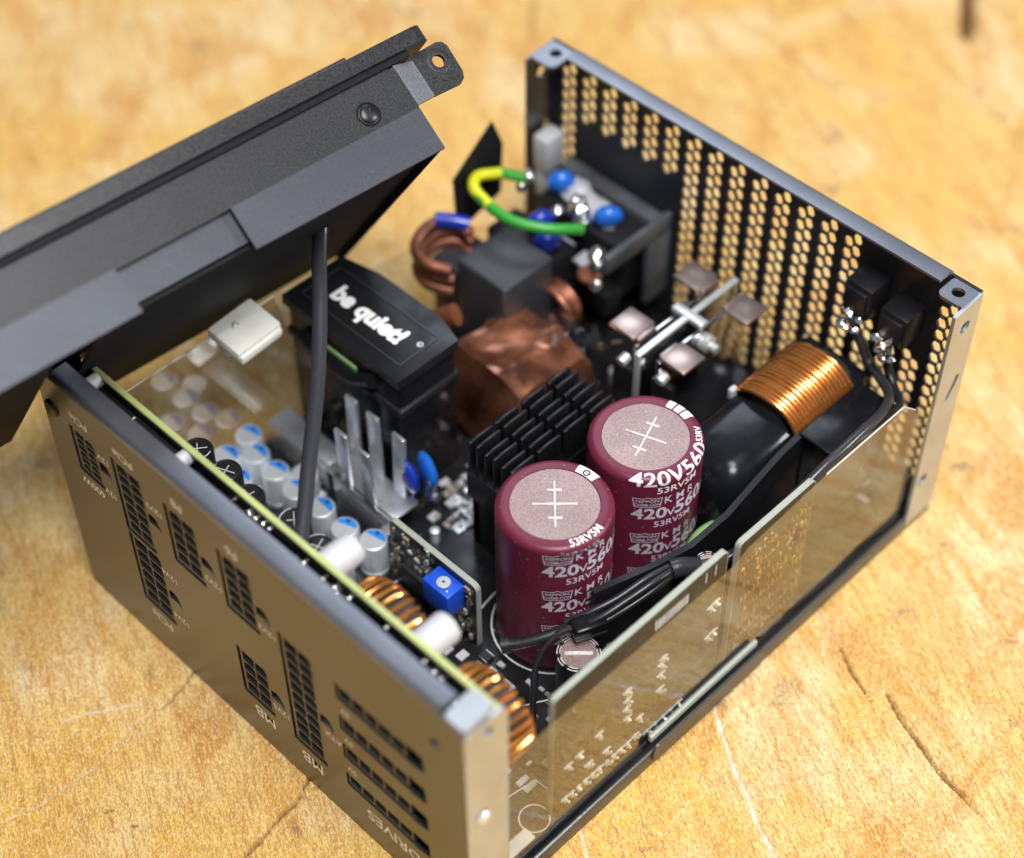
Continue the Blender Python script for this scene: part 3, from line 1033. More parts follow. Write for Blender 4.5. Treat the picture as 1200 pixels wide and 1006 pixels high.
def big_cap(cx, cy, zt, R0, rotmark, fc_, zlab, toptext, marks, ringmark, label):
    q = 1.85
    pr_ = [(0.1, Z0), (R0 - 0.6, Z0), (R0, Z0 + 0.6)] + [(R0 - q + q * math.cos(R_(a)), zt - q + q * math.sin(R_(a))) for a in range(0, 91, 15)] + [(R0 - 3.5, zt), (R0 - 3.7, zt - 0.25), (R0 - 4.2, zt - 0.4), (0.1, zt - 0.4)]
    c = part('large_capacitor', B().lathe(pr_, (cx, cy, 0), 96), 'maroon', PS, label)
    part('top_disc', B().lathe([(0.1, zt - 0.38), (R0 - 4.0, zt - 0.38), (R0 - 3.72, zt - 0.22), (R0 - 4.4, zt - 0.2), (0.1, zt - 0.2)], (cx, cy, 0), 80), 'capdisc', c)
    b = B()
    m = Matrix.Translation((cx, cy, 0)) @ Matrix.Rotation(R_(rotmark), 4, 'Z')
    zz = zt - 0.21
    b.box(-7.2, 7.2, -0.17, 0.17, zz, zz + 0.14, mtx=m)
    b.box(-0.28, 0.28, -5.6, 5.6, zz, zz + 0.2, 0.1, mtx=m)
    b.box(4.1, 4.75, -1.8, 1.8, zz, zz + 0.2, 0.1, mtx=m)
    b.box(-4.75, -4.1, -1.8, 1.8, zz, zz + 0.2, 0.1, mtx=m)
    part('vent_mark', b, 'vent', c)
    b = B()
    rp = R0 + 0.03

    def wrap(a_deg, z):
        return lambda x, y: (cx + rp * math.cos(R_(fc_ + a_deg) + x / rp), cy + rp * math.sin(R_(fc_ + a_deg) + x / rp), z + y)
    for k in range(3):
        zl = zlab - 14.3 * k
        w_ = wrap(4, zl)
        write(b, 'NIPPON', 1.0, wrap(4, zl + 0.55), 0.012, step=0.8, sx=1.2)
        write(b, 'CHEMI-CON', 0.95, wrap(4, zl - 0.85), 0.012, step=0.8, sx=0.9)
        fo = [(-3.8, 1.6), (-1.0, 1.6), (0, 2.1), (1.0, 1.6), (3.8, 1.6), (3.3, -1.7), (-3.3, -1.7)]
        for (xa, ya), (xb, yb) in zip(fo, fo[1:] + fo[:1]):
            nseg = 5
            for i in range(nseg):
                t0, t1 = i / nseg, (i + 1) / nseg
                x0_, y0_ = xa + (xb - xa) * t0, ya + (yb - ya) * t0
                x1_, y1_ = xa + (xb - xa) * t1, ya + (yb - ya) * t1
                l = math.hypot(x1_ - x0_, y1_ - y0_)
                nx, ny = -(y1_ - y0_) / l * 0.12, (x1_ - x0_) / l * 0.12
                b.add([w_(x0_ + nx, y0_ + ny), w_(x1_ + nx, y1_ + ny), w_(x1_ - nx, y1_ - ny), w_(x0_ - nx, y0_ - ny)], [(0, 1, 2, 3)])
        write(b, 'K M R', 2.6, wrap(38, zl + 0.2), 0.012, step=0.8, sx=0.95)
        write(b, '420', 4.0, wrap(7, zl - 4.6), 0.026, step=0.8, sx=1.08)
        write(b, 'V', 2.7, wrap(29, zl - 5.2), 0.016, step=0.8)
        write(b, '560', 4.8, wrap(52, zl - 4.4), 0.024, step=0.8, sx=0.98)
        write(b, '\u00b5F', 3.6, wrap(80, zl - 5.0), 0.012, step=0.8)
        write(b, '53RV5M', 2.2, wrap(33, zl - 8.9), 0.012, step=0.8, sx=1.02)
    part('rating_print', b, 'capprint', c)
    b = B()

    def ring(a_deg, s0):
        """print that follows the rolled shoulder; s0 = distance along the profile from the disc edge"""
        def f(x, y):
            ang = R_(fc_ + a_deg) + x / (R0 - 1.0)
            d = s0 - y
            flat = 3.5 - q
            if d < flat:
                r_, z = R0 - 3.5 + d, zt + 0.04
            elif d < flat + q * PI / 2:
                t = PI / 2 - (d - flat) / q
                r_, z = R0 - q + (q + 0.04) * math.cos(t), zt - q + (q + 0.04) * math.sin(t)
            else:
                r_, z = R0 + 0.04, zt - q - (d - flat - q * PI / 2)
            return (cx + r_ * math.cos(ang), cy + r_ * math.sin(ang), z)
        return f
    for s_, sz, a_, s0, bo, sx in toptext:
        vs, fs = text2d(s_, sz, bo, 'CENTER', 0.5)
        bm = bmesh.new()                          # cut the letters across too, so that they bend
        bv = [bm.verts.new((x * sx, y, 0)) for x, y in vs]
        for f_ in fs:
            try:
                bm.faces.new([bv[i] for i in f_])
            except ValueError:
                pass
        yy = -3.0
        while yy < 3:
            bmesh.ops.bisect_plane(bm, geom=bm.verts[:] + bm.edges[:] + bm.faces[:], plane_co=(0, yy, 0), plane_no=(0, 1, 0))
            yy += 0.4
        bm.verts.index_update()
        g = ring(a_, s0)
        b.add([g(v_.co.x, v_.co.y) for v_ in bm.verts], [tuple(v_.index for v_ in f_.verts) for f_ in bm.faces])
        bm.free()
    part('top_print', b, 'capprintw', c)
    b = B()
    for a0_, a1_ in marks:
        rows = []
        for r_, z in ((R0 - 3.4, zt + 0.04), (R0 - 1.85, zt + 0.05), (R0 - 1.1, zt - 0.12), (R0 - 0.5, zt - 0.5)):
            rows.append([(cx + r_ * math.cos(R_(a0_ + (a1_ - a0_) * i / 6)), cy + r_ * math.sin(R_(a0_ + (a1_ - a0_) * i / 6)), z) for i in range(7)])
        b.add([p_ for r_ in rows for p_ in r_], [(7 * k + i, 7 * k + i + 1, 7 * k + i + 8, 7 * k + i + 7) for k in range(3) for i in range(6)])
    part('polarity_mark', b, 'capprintw', c)
    if ringmark is not None:
        am = R_(ringmark)
        qx, qy = cx + (R0 - 2.3) * math.cos(am), cy + (R0 - 2.3) * math.sin(am)
        part('polarity_ring', B().plate([circle(qx, qy, 1.0, 16), circle(qx, qy, 0.62, 16)], lambda x, y, h: (x, y, zt + 0.08 + h), 0.03).box(qx - .1, qx + .1, qy - .9, qy + 0.9, zt + 0.08, zt + .1), 'cell', c)
    return c


big_cap(73.5, 44.1, 60.0, 14.9, 45, -137, 56.2, [('53RV5M', 2.1, 38, 1.6, 0.02, 1.0)], [(-8, 18)], 5, 'nearer of the two large maroon capacitors printed 420V')
big_cap(105.5, 42.9, 60.0, 14.9, 20, -139, 51.4, [('420V560', 4.1, 35, 3.2, 0.018, 1.16), ('53RV5M', 2.2, 36, 7.0, 0.014, 1.05), ('53RV', 1.7, 97, 2.2, 0.02, 1.0)], [(-16, -6), (-3.5, 5), (7.5, 16)], None, 'farther of the two large maroon capacitors printed 420V')

b = B()
for k in range(9):
    a = R_(-137 + 8 + 4.6 * k)
    b.ball((73.5 + 14.6 * math.cos(a), 44.1 + 14.6 * math.sin(a), 58.2 + random.uniform(-.25, .3)), random.uniform(0.7, 1.1), 1, 1, 0.75, 10, 6, 0.22)
part('glue_smear', b, 'glue', PS, 'grey glue smear on the rim of the nearer maroon capacitor')

# ---- finned black heat sink
hs = part('finned_heatsink', B().box(77, 115.5, 62.5, 79.5, 30, 40.5, 0.3).box(78.5, 114, 76.5, 79.0, Z0, 30).box(78.5, 81, 63, 79, Z0, 30), 'anod', PS, 'black finned heat sink behind the large capacitors')
b = B()
b.box(0, 8.5, 0, 1.0, 40.2, 52.5, 0.25, 2)
for k in range(3):
    b.box(1.2 + k * 2.4, 1.5 + k * 2.4, -0.1, 1.1, 41, 52.0)
fin_me = b.mesh('fin', M['anod'])
for i in range(6):
    for j in range(4):
        o = link('fin', fin_me, hs, None, None, (77.3 + j * 9.8, 62.8 + i * 3.05, -0.6 * (i % 2) + random.uniform(-.15, .15)))

# small parts in the gaps round the heat sinks
for x, y, l_, h_ in ((103.5, 85.0, 9, 24), (107.5, 84.5, 9, 25.5), (111.5, 86.0, 7, 23)):
    tb = part('terminal_strip', B().box(x, x + 2.4, y, y + l_, Z0, h_, 0.4), 'ivorydk', PS)
    part('terminal_cap', B().box(x - 0.3, x + 2.7, y + 1, y + l_ - 1, h_, h_ + 1.2, 0.4), 'tin', tb)
for x, y, h_ in ((100.5, 82.2, 14), (101.0, 88.0, 19), (99.5, 97.5, 16), (84.5, 83.5, 15), (89.5, 86.5, 13), (93, 83, 16), (66.5, 88.0, 15), (71, 86.5, 14), (126, 75, 17), (124, 82, 15), (119, 64, 14), (146, 86, 16), (150, 92, 14)):
    part('small_component', B().cyl((x, y, Z0), (x, y, h_), random.uniform(1.2, 2.0), seg=16).ball((x, y, h_), 1.5, 1, 1, 0.5, 12, 6), random.choice(['smdw', 'tin', 'plastic', 'can']), PS)
rngc = random.Random(11)
b = B()
gx, gy = 8, 6
vs = []
for i in range(gx):
    for j in range(gy):
        vs.append((124 + 24 * i / (gx - 1) + rngc.uniform(-1, 1), 86 + 20 * j / (gy - 1) + rngc.uniform(-1, 1), 43 - 10 * (i / (gx - 1)) + rngc.uniform(-2.2, 2.2)))
b.add(vs, [f_ for i in range(gx - 1) for j in range(gy - 1) for f_ in ((i * gy + j, (i + 1) * gy + j, (i + 1) * gy + j + 1), (i * gy + j, (i + 1) * gy + j + 1, i * gy + j + 1))])
part('crumpled_film', b, 'film2', PS, 'crumpled clear film over the copper foil', sharp=18)

# ---- pronged aluminium heat sink
b = B()
b.box(61.6, 62.8, 93.0, 117.5, Z0, 20.5, 0.2).box(61.6, 71.4, 93.0, 120.5, 19.3, 20.5, 0.3).box(52.5, 62.0, 91.0, 94.2, 18.6, 19.6, 0.2)
pg = part('pronged_heatsink', b, 'alu', PS, 'bright aluminium heat sink with five upright prongs')
for x, y, zt in ((70.3, 116.9, 44.6), (70.3, 107.9, 44.3), (70.2, 98.8, 44.0), (62.0, 111.7, 43.2), (61.8, 101.6, 42.8)):
    m = Matrix.Translation((x, y, 20)) @ Matrix.Rotation(R_(random.uniform(-2, 2)), 4, 'X') @ Matrix.Rotation(R_(1 if x > 70 else -2), 4, 'Y')
    part('prong', B().box(-0.55, 0.55, -2.3, 2.3, -0.8, zt - 20, 0.2, mtx=m), 'alu', pg)

# ---- transformer with the maker's logo
tf = part('transformer', B().box(76, 96.5, 103, 148.5, Z0, 55.2, 1.2), 'plastic_gloss', PS, 'black boxed transformer with white lettering on its top')
out = [(75.2, 102.4), (97.0, 102.4), (99.8, 112), (99.8, 136), (97.0, 149.2), (75.2, 149.2)]
b = B().plate([out], lambda x, y, h: (x, y, 55.0 + h), 3.2)
lid_ = part('transformer_lid', b, 'plastic', tf)
part('lid_recess', B().plate([rect(79.4, 94, 106.5, 146), rect(79.8, 93.6, 106.9, 145.6)], lambda x, y, h: (x, y, 58.2 + h), 0.25), 'greydk', lid_)
b = B()
write(b, 'be quiet!', 5.4, lambda a, c: (86.6 + c, 126.3 - a, 58.28), 0.05, sx=0.98)
write(b, '\u00ae', 1.6, lambda a, c: (88.6 + c, 108.4 - a, 58.28), 0.02)
part('logo_lettering', b, 'logo', lid_)
part('lead_sleeve', B().tube([(74.6, 112, 52), (73.8, 120, 48), (74.2, 132, 47.5), (74.6, 141, 50)], 2.2, 10), 'plastic_gloss', tf)
part('pale_winding_edge', B().box(75.4, 75.95, 120, 140, 49, 50.6, 0.2), 'ntc', tf)
part('bobbin_flange', B().box(74.9, 97.2, 102.0, 148.8, 44.0, 46.5, 0.6), 'plastic', tf)

# ---- blue disc capacitors


def disc(c, r, t, ax, m, name='disc_capacitor', label=None):
    b = B()
    b.ball((0, 0, 0), r, 1, 1, t / r, 24, 12)
    q = Vector(ax).to_track_quat('Z', 'X').to_matrix().to_4x4()
    b.v = [tuple(q @ Vector(v) + Vector(c)) for v in b.v]
    b.tube([(c[0], c[1] - 1, c[2] - r * .6), (c[0], c[1] - 1, c[2] - r - 6)], 0.5, 8, smooth=False)
    b.tube([(c[0], c[1] + 1, c[2] - r * .6), (c[0], c[1] + 1, c[2] - r - 6)], 0.5, 8, smooth=False)
    return part(name, b, m, PS, label)


disc((75.8, 93.6, 29.8), 5.6, 2.0, (0.95, -0.32, 0), 'bluecap')
disc((71.5, 96.2, 28.6), 5.0, 2.0, (0.95, -0.32, 0), 'bluedark')
disc((170.6, 134.6, 48.5), 4.4, 3.2, (0.5, .6, .3), 'bluecap', label='bright blue round capacitor by the mains inlet')
disc((169.5, 114.6, 48.0), 4.6, 3.2, (0.5, .6, .4), 'bluecap')
disc((155.0, 128.0, 47.0), 4.6, 3.0, (0.3, .8, .3), 'bluedark')
disc((150.5, 121.0, 46.5), 4.4, 3.0, (0.4, .6, .5), 'bluedark')
b = B().tube([(131, 150 - 2.5, 51), (135, 144, 50), (138, 140.5, 49)], 2.3, 12)
part('blue_sleeve', b, 'bluedark', PS)
disc((113.5, 25.2, 26.0), 7.8, 3.2, (0.25, 1, 0.1), 'ntc', 'disc_thermistor', 'pale green disc beside the maroon capacitors')

# ---- power-factor choke
b = B()
prf = [(114.5, 5.4), (115.4, 7.4), (118, 8.9), (122, 9.6), (140.2, 9.8)]
vs = []
fs = []
nn = 28
for x, r_ in prf:
    kx = r_ / 9.8
    for (y, z) in rrect(32.2 - 12.6 * kx, 32.2 + 12.6 * kx, 30.5 - 20.5 * kx, 30.5 + 20.5 * kx, 8.5 * kx, 6):
        vs.append((x, y, z))
nn = len(vs) // len(prf)
for k in range(len(prf) - 1):
    for i in range(nn):
        j = (i + 1) % nn
        fs.append((k * nn + i, k * nn + j, (k + 1) * nn + j, (k + 1) * nn + i))
fs += [tuple(range(nn)), tuple(range((len(prf) - 1) * nn, len(prf) * nn))]
b.add(vs, fs)
ch = part('power_choke', b, 'tape', PS, 'large choke wrapped in black tape with bright copper winding')
b = B()
b.box(140, 172, 22.2, 42.0, 12, 52.4, 8, 4)
part('core', b, 'core', ch)
b = B()
for k in range(17):
    x = 141.0 + k * 1.42
    w_ = random.uniform(-.12, .12)
    b.tube([(x + w_ + 0.15 * math.sin(i), y, z) for i, (y, z) in enumerate(rrect(20.2 + w_, 44.0, 10.8, 54.6 + w_, 10.5, 5))], 0.78, 8, True, 2)
part('winding', b, 'copper', ch)
part('tape_tag', B().box(139.0, 141.5, 41.6, 43.4, 47.5, 51.5, 0.4), 'white', ch)
part('end_cap', B().box(166.2, 174.5, 22, 44, 10, 47, 2), 'tape', ch)
# black insulating plate and wall beside it
ins = part('insulating_plate', B().box(140.6, 166.5, 8.6, 20.6, 49.2, 50.6, 0.5).box(141.5, 165.5, 18.8, 20.0, Z0, 49.2).box(141.5, 165.5, 9.0, 10.0, 24, 49.2), 'plastic_gloss', PS, 'black insulating plate in front of the copper choke')


def wall(pts, t, z0, tops):
    b = B()
    n = len(pts)
    vs = []
    for i, (x, y) in enumerate(pts):
        p = Vector(pts[max(i - 1, 0)])
        q = Vector(pts[min(i + 1, n - 1)])
        d = (q - p).normalized()
        nx, ny = -d.y * t / 2, d.x * t / 2
        vs += [(x + nx, y + ny, z0), (x - nx, y - ny, z0), (x - nx, y - ny, tops[i]), (x + nx, y + ny, tops[i])]
    fs = []
    for i in range(n - 1):
        a = i * 4
        for k in range(4):
            fs.append((a + k, a + (k + 1) % 4, a + 4 + (k + 1) % 4, a + 4 + k))
    fs += [(0, 1, 2, 3), (n * 4 - 1, n * 4 - 2, n * 4 - 3, n * 4 - 4)]
    return b.add(vs, fs)


part('insulating_wall', wall([(69.5, 27.0), (76, 24.6), (86, 21.2), (96.5, 18.6), (110, 18.2), (122, 19.2), (133, 20.0), (141.4, 20.2)], 1.7, 20, [44, 44.5, 45, 45.4, 46.4, 48, 49.4, 50.0]), 'plastic', PS, 'long black insulating strip beside the maroon capacitors')
part('black_sheath', wall([(100.5, 14.5), (108, 10.5), (118, 9.4), (130, 9.2), (141.4, 9.4)], 1.2, Z0, [38, 43, 46.5, 48.5, 49.2]), 'plastic_gloss', PS)
part('light_strip', B().tube([(108.5, 9.3, 44.0), (114, 8.7, 47.0), (117, 8.5, 48.6)], 0.7, 8), 'smdw', PS)

# ---- small electrolytics by the right-hand board


def small_cap(x, y, zt, r, zb=Z0):
    c = part('small_capacitor', B().lathe([(0.1, zb), (r, zb), (r, zt - 0.8), (r - 0.3, zt - 0.1), (r - 0.8, zt), (r - 1.0, zt - 0.2), (0.1, zt - 0.2)], (x, y, 0), 36), 'plastic', PS, 'small electrolytic capacitor with pale ring and coppery top')
    part('top_disc', B().lathe([(0.1, zt - 0.19), (r - 1.05, zt - 0.19), (r - 1.05, zt - 0.12), (0.1, zt - 0.12)], (x, y, 0), 32), 'capdisc', c)
    b = B()
    for k in range(7):
        a0 = R_(-60 + k * 42)
        pts_i = [(x + (r - 0.98) * math.cos(a0 + q * .1), y + (r - 0.98) * math.sin(a0 + q * .1)) for q in range(6)]
        pts_o = [(x + (r - 0.12) * math.cos(a0 + q * .1), y + (r - 0.12) * math.sin(a0 + q * .1)) for q in range(6)]
        b.add([(p[0], p[1], zt + 0.03) for p in pts_i] + [(p[0], p[1], zt - 0.15) for p in pts_o], [(q, q + 1, q + 7, q + 6) for q in range(5)])
    part('ring_print', b, 'capprintw', c)
    m = Matrix.Translation((x, y, zt)) @ Matrix.Rotation(R_(-45), 4, 'Z')
    part('vent_mark', B().box(-r * .62, r * .62, -0.5, 0.5, -0.12, 0.02, mtx=m), 'vent', c)


small_cap(58.4, 21.0, 35.0, 5.6)
small_cap(95.8, 12.3, 45.0, 3.4)

# ---- aluminium bracket with four wings
br = part('winged_bracket', B().box(131.5, 172, 67.4, 69.2, Z0, 51.6, 0.3), 'mirror', PS, 'upright aluminium bracket with four square wings')
for y0, y1, ty0, ty1, zt in ((71.6, 73.0, 73.0, 82.0, 52.5), (63.2, 64.6, 54.8, 63.2, 52.0)):
    part('side_plate', B().box(134.4, 169.5, y0, y1, Z0, zt - 2.2, 0.3), 'mirror', br)
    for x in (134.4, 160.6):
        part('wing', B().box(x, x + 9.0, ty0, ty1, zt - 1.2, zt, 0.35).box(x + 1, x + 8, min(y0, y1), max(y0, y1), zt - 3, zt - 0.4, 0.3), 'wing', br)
part('lit_edge', B().box(131.3, 172.2, 67.3, 69.3, 51.6, 52.6, 0.3).box(130.7, 131.5, 67.3, 69.3, 24, 52.4, 0.3), 'bright', br)  # edges of the same plate, their glint put in as paler metal strips
part('bracket_clip', B().box(150.5, 153.5, 62.6, 73.6, 51.2, 53.0, 0.4), 'bright', br)
part('screw', B().lathe([(0.1, 0), (2.5, 0), (2.7, -0.4), (2.7, -2.6), (2.2, -3.0), (1.4, -3.1), (1.4, -5.5), (0.1, -5.6)], (152, 63.0, 46.2), 20, 'Y'), 'bright', br)
for x, y, z in ((130.6, 73.6, 45), (133.4, 62.0, 44)):
    part('transistor', B().box(x, x + 2.2, y - 4, y + 3, z - 14, z, 0.3), 'plastic', br)
    part('rivet', B().cyl((x - .3, y, z + .6), (x + 2.5, y, z + 1.2), 1.6, seg=16), 'bright', br)

# ---- mains filter: dark box, copper choke in amber film, wires
part('filter_box', B().box(125.2, 145.2, 113.4, 132.6, 16, 49.0, 0.9, 3), 'greydk', PS, 'dark grey boxy filter part among the copper coils')
rngf = np.random.RandomState(5)
NF = 26
gz = np.zeros((NF, NF))
for amp, fr_, ph in ((2.6, 1.3, 0.3), (1.5, 2.3, 1.1), (0.5, 4.1, 2.2), (0.25, 8.3, 0.7)):
    a_, b_ = np.meshgrid(np.linspace(0, 1, NF), np.linspace(0, 1, NF))
    th_ = rngf.uniform(0, PI)
    gz -= amp * np.abs(np.sin((a_ * math.cos(th_) + b_ * math.sin(th_)) * fr_ * PI + ph + 0.8 * np.sin(b_ * 5 + ph)))
    th_ += 1.3
    gz -= 0.6 * amp * np.abs(np.sin((a_ * math.cos(th_) + b_ * math.sin(th_)) * fr_ * 0.8 * PI + ph * 2))
vs = []
for i in range(NF):
    for j in range(NF):
        p_, q_ = i / (NF - 1), j / (NF - 1)
        e = max(abs(p_ - .5), abs(q_ - .5)) * 2
        h_ = 43.5 + gz[i, j] - (26 * (e - 0.72) / 0.28 if e > 0.72 else 0) - 6 * p_ * (1 - q_)
        k_ = 1.0 if e < 0.72 else 1.0 - 0.25 * (e - 0.72)
        vs.append((121.0 + (p_ - .5) * 39 * k_, 103.0 + (q_ - .5) * 38 * k_, max(10.2, h_)))
b = B()
b.add(vs, [(i * NF + j, (i + 1) * NF + j, (i + 1) * NF + j + 1, i * NF + j + 1) for i in range(NF - 1) for j in range(NF - 1)])
part('copper_foil_choke', b, 'foil', PS, 'choke wrapped in crumpled shiny copper foil', sharp=24)
b2 = B()
for pts in ([(111, 118, 47), (104, 128, 40), (101, 140, 30), (101, 146, 22)], ):
    b2.tube(pts, 3.4, 12)
part('brown_sleeve', b2, 'amber', PS)
b = B()
for dz, dr in ((0, 0), (-4.2, 1.0), (-8.2, .4)):
    b.tube([(123.5 + dr, 133, 45 + dz), (120 + dr, 140, 46 + dz), (122 + dr, 146, 47.5 + dz), (129 + dr, 148, 49 + dz), (136 + dr, 145, 49 + dz), (137 + dr, 139, 47 + dz)], 1.9, 12)
part('copper_loop', b, 'copper2', PS, 'thick reddish copper wire loop')
part('copper_end', B().ball((123.4, 116.0, 34.5), 2.6, 1, 1, 1, 14, 8).cyl((123.4, 116, 10), (123.4, 116, 34), 1.9), 'copper', PS)
part('copper_coil', B().tube([(146 + 2.2 * math.cos(t / 3), 112 + 7 * math.cos(t), 30 + 7 * math.sin(t)) for t in [k * .6 for k in range(30)]], 1.2, 8, sub=2), 'copper2', PS)
part('filter_capacitor', B().box(145.5, 158, 116, 141, Z0, 43, 0.8), 'plastic', PS)
part('filter_capacitor', B().box(128, 143, 133.5, 146, Z0, 40, 0.8), 'greydk', PS)
# green and yellow earth wire
loop = [(158.0, 137.5, 56), (153.0, 142.5, 58), (146.5, 145.2, 59), (141.6, 141.6, 59.5), (139.8, 133.0, 59), (141.0, 124.6, 58), (146.5, 116.4, 57), (154.5, 110.6, 55.5)]
ew = part('earth_wire', B().tube(loop, 1.65, 14), 'green', PS, 'green and yellow earth wire bent in a loop')
part('yellow_stripe', B().tube([(153.0, 142.5, 58.05), (146.5, 145.2, 59.05), (141.6, 141.6, 59.55), (139.8, 133.4, 59.1)], 1.72, 14), 'yellow', ew)
b = B()
for c, r_ in (((162, 119, 52.5), 3.2), ((164, 121.5, 53), 2.4), ((160.5, 116.8, 51), 2.4), ((157.5, 107.5, 45.5), 2.8), ((155.8, 105.5, 43.5), 2.8), ((160, 138, 55), 2.4), ((162, 127.5, 47), 1.8), ((150.5, 101.5, 42), 1.9), ((156, 137, 54), 1.6)):
    part('solder_blob', B().ball(c, r_, 1, 1, 0.9, 12, 8, 0.14), 'tin', PS)
part('coppery_pad', B().lathe([(0.1, 0), (3.6, 0), (3.8, 0.6), (3.4, 1.4), (0.1, 1.4)], (153.5, 106.6, 40.5), 20), 'copper2', PS)
# mains inlet body behind the vented panel
il = part('mains_inlet', B().box(164, 182, 104.5, 138.5, 24, 45, 1.2).box(158, 165, 104, 139, 22, 30, 0.5), 'plastic', PS, 'dark grey mains inlet body on the vented panel')
part('inlet_rim', B().box(154, 182, 100.4, 102.6, 44, 50.5, 0.6).box(172, 182, 100.4, 102.6, 20, 44, 0.5).box(177, 182, 103, 141, 44, 48, 0.6), 'inlet', il)
for y in (112, 121, 130):
    part('terminal', B().box(154.5, 160, y - 2.6, y + 2.6, 40, 41.2, 0.2), 'bright', il)
b = B()
b.ball((171, 122, 46), 4.6, 1.1, 2.4, 0.5, 16, 8, 0.16)
b.ball((173, 130, 47), 3.2, 1.1, 1.4, 0.7, 14, 8, 0.2)
part('clear_glue', b, 'smdw', il)
part('grey_connector', B().box(171.5, 179.5, 141.5, 147.5, 46, 58.5, 0.8).box(172, 178, 143, 147, 36, 46, 0.5), 'smdw', PS, 'pale grey plug at the far corner of the case')
b = B()
tri = [(154.5, 147.5, 73.5), (139.0, 148.0, 60.5), (140.0, 148.0, 40), (157.0, 147.0, 46), (158.0, 147.0, 64)]
b.add([p for p in tri] + [(p[0], p[1] - 0.7, p[2]) for p in tri], [(0, 1, 2, 3, 4), (9, 8, 7, 6, 5)] + [(i, (i + 1) % 5, 5 + (i + 1) % 5, 5 + i) for i in range(5)])
part('black_flap', b, 'matt', PS, 'upright pointed black insulating flap')

# ---- two switches on the vented panel with their wires
for y, z in ((30.2, 70.0), (18.4, 67.5)):
    sw = part('panel_switch', B().box(173.0, 182.0, y - 4.6, y + 4.0, z - 5.5, z + 5.0, 0.5).box(171.8, 173.2, y - 3.6, y + 3.2, z - 4, z + 3.6, 0.3), 'plastic', rear)
    b = B()
    for k in range(8):
        part('solder_blob', B().ball((171.6 + random.uniform(-1.2, 1), y + random.uniform(-3.4, 2.6), z - 4.0 + random.choice((0, -4.6)) + random.uniform(-1, 1)), random.uniform(0.9, 1.6), 1, 1.2, 0.8, 10, 6, 0.15), 'tin', sw)
part('switch_wire', B().tube([(171, 29.0, 65), (172.5, 26.5, 58), (172.5, 22.5, 52), (170, 17.0, 52), (165, 10.5, 54), (156, 6.4, 57.5), (144, 5.0, 59.6), (130, 5.2, 58.0), (115, 7.2, 51.5), (102, 9.0, 45), (92, 14.6, 44)], 1.35, 12), 'wiregrey', PS, 'dark wire from the panel switch along the clear film')
part('switch_wire', B().tube([(171.5, 17.2, 62), (173.6, 17.6, 54), (172.0, 13.6, 50), (166.5, 7.6, 51), (155, 5.0, 55), (142, 5.2, 57.0), (126, 6.2, 55), (106, 9.0, 45), (92, 15.6, 42)], 1.2, 12), 'wire', PS)
part('heat_shrink', B().tube([(93.8, 13.6, 43.6), (90.0, 16.2, 44.6), (87.6, 17.4, 44.6)], 2.5, 14), 'wiregrey', PS, 'grey heat-shrink collar on the wire bundle')
for k, (o1, o2) in enumerate(((0, 0), (2.3, 1.2), (-0.9, 2.2), (1.6, -1.8), (-1.2, -0.6))):
    part('bundle_wire', B().tube([(88.5, 17.2 + o1 * .5, 44 + o2 * .4), (81, 18.2 + o1 * .8, 43.2 + o2), (73, 20.2 + o1 * .8, 41.2 + o2), (66.5, 22.4 + o1, 39.8 + o2 * .7), (61, 26.0 + o1, 37.5 + o2 * .5)], 0.95, 12), 'wire', PS)
part('wire_plug', B().box(59.5, 68.5, 20.6, 25.6, 36.4, 41.0, 0.8, mtx=Matrix.Translation((64, 23, 0)) @ Matrix.Rotation(R_(-24), 4, 'Z') @ Matrix.Translation((-64, -23, 0))), 'plastic_gloss', PS)
part('plug_stripe', B().box(60, 68, 20.46, 20.58, 37.4, 38.0, 0, mtx=Matrix.Translation((64, 23, 0)) @ Matrix.Rotation(R_(-24), 4, 'Z') @ Matrix.Translation((-64, -23, 0))), 'wiregrey', PS)
part('bundle_wire', B().tube([(60, 26.2, 38.5), (54.5, 29.5, 37.0), (50, 33, 35.6), (47.4, 35.6, 35.0)], 1.5, 12).cyl((48.2, 34.8, 35.2), (46.6, 36.2, 34.9), 2.2, seg=20), 'wire', PS)
part('thin_wire', B().tube([(64, 22.8, 39.6), (57.2, 27, 38.6), (50.5, 27.4, 33), (46, 24.5, 26), (43.5, 22, 18), (42, 21, 10)], 0.85, 10), 'wire', PS)

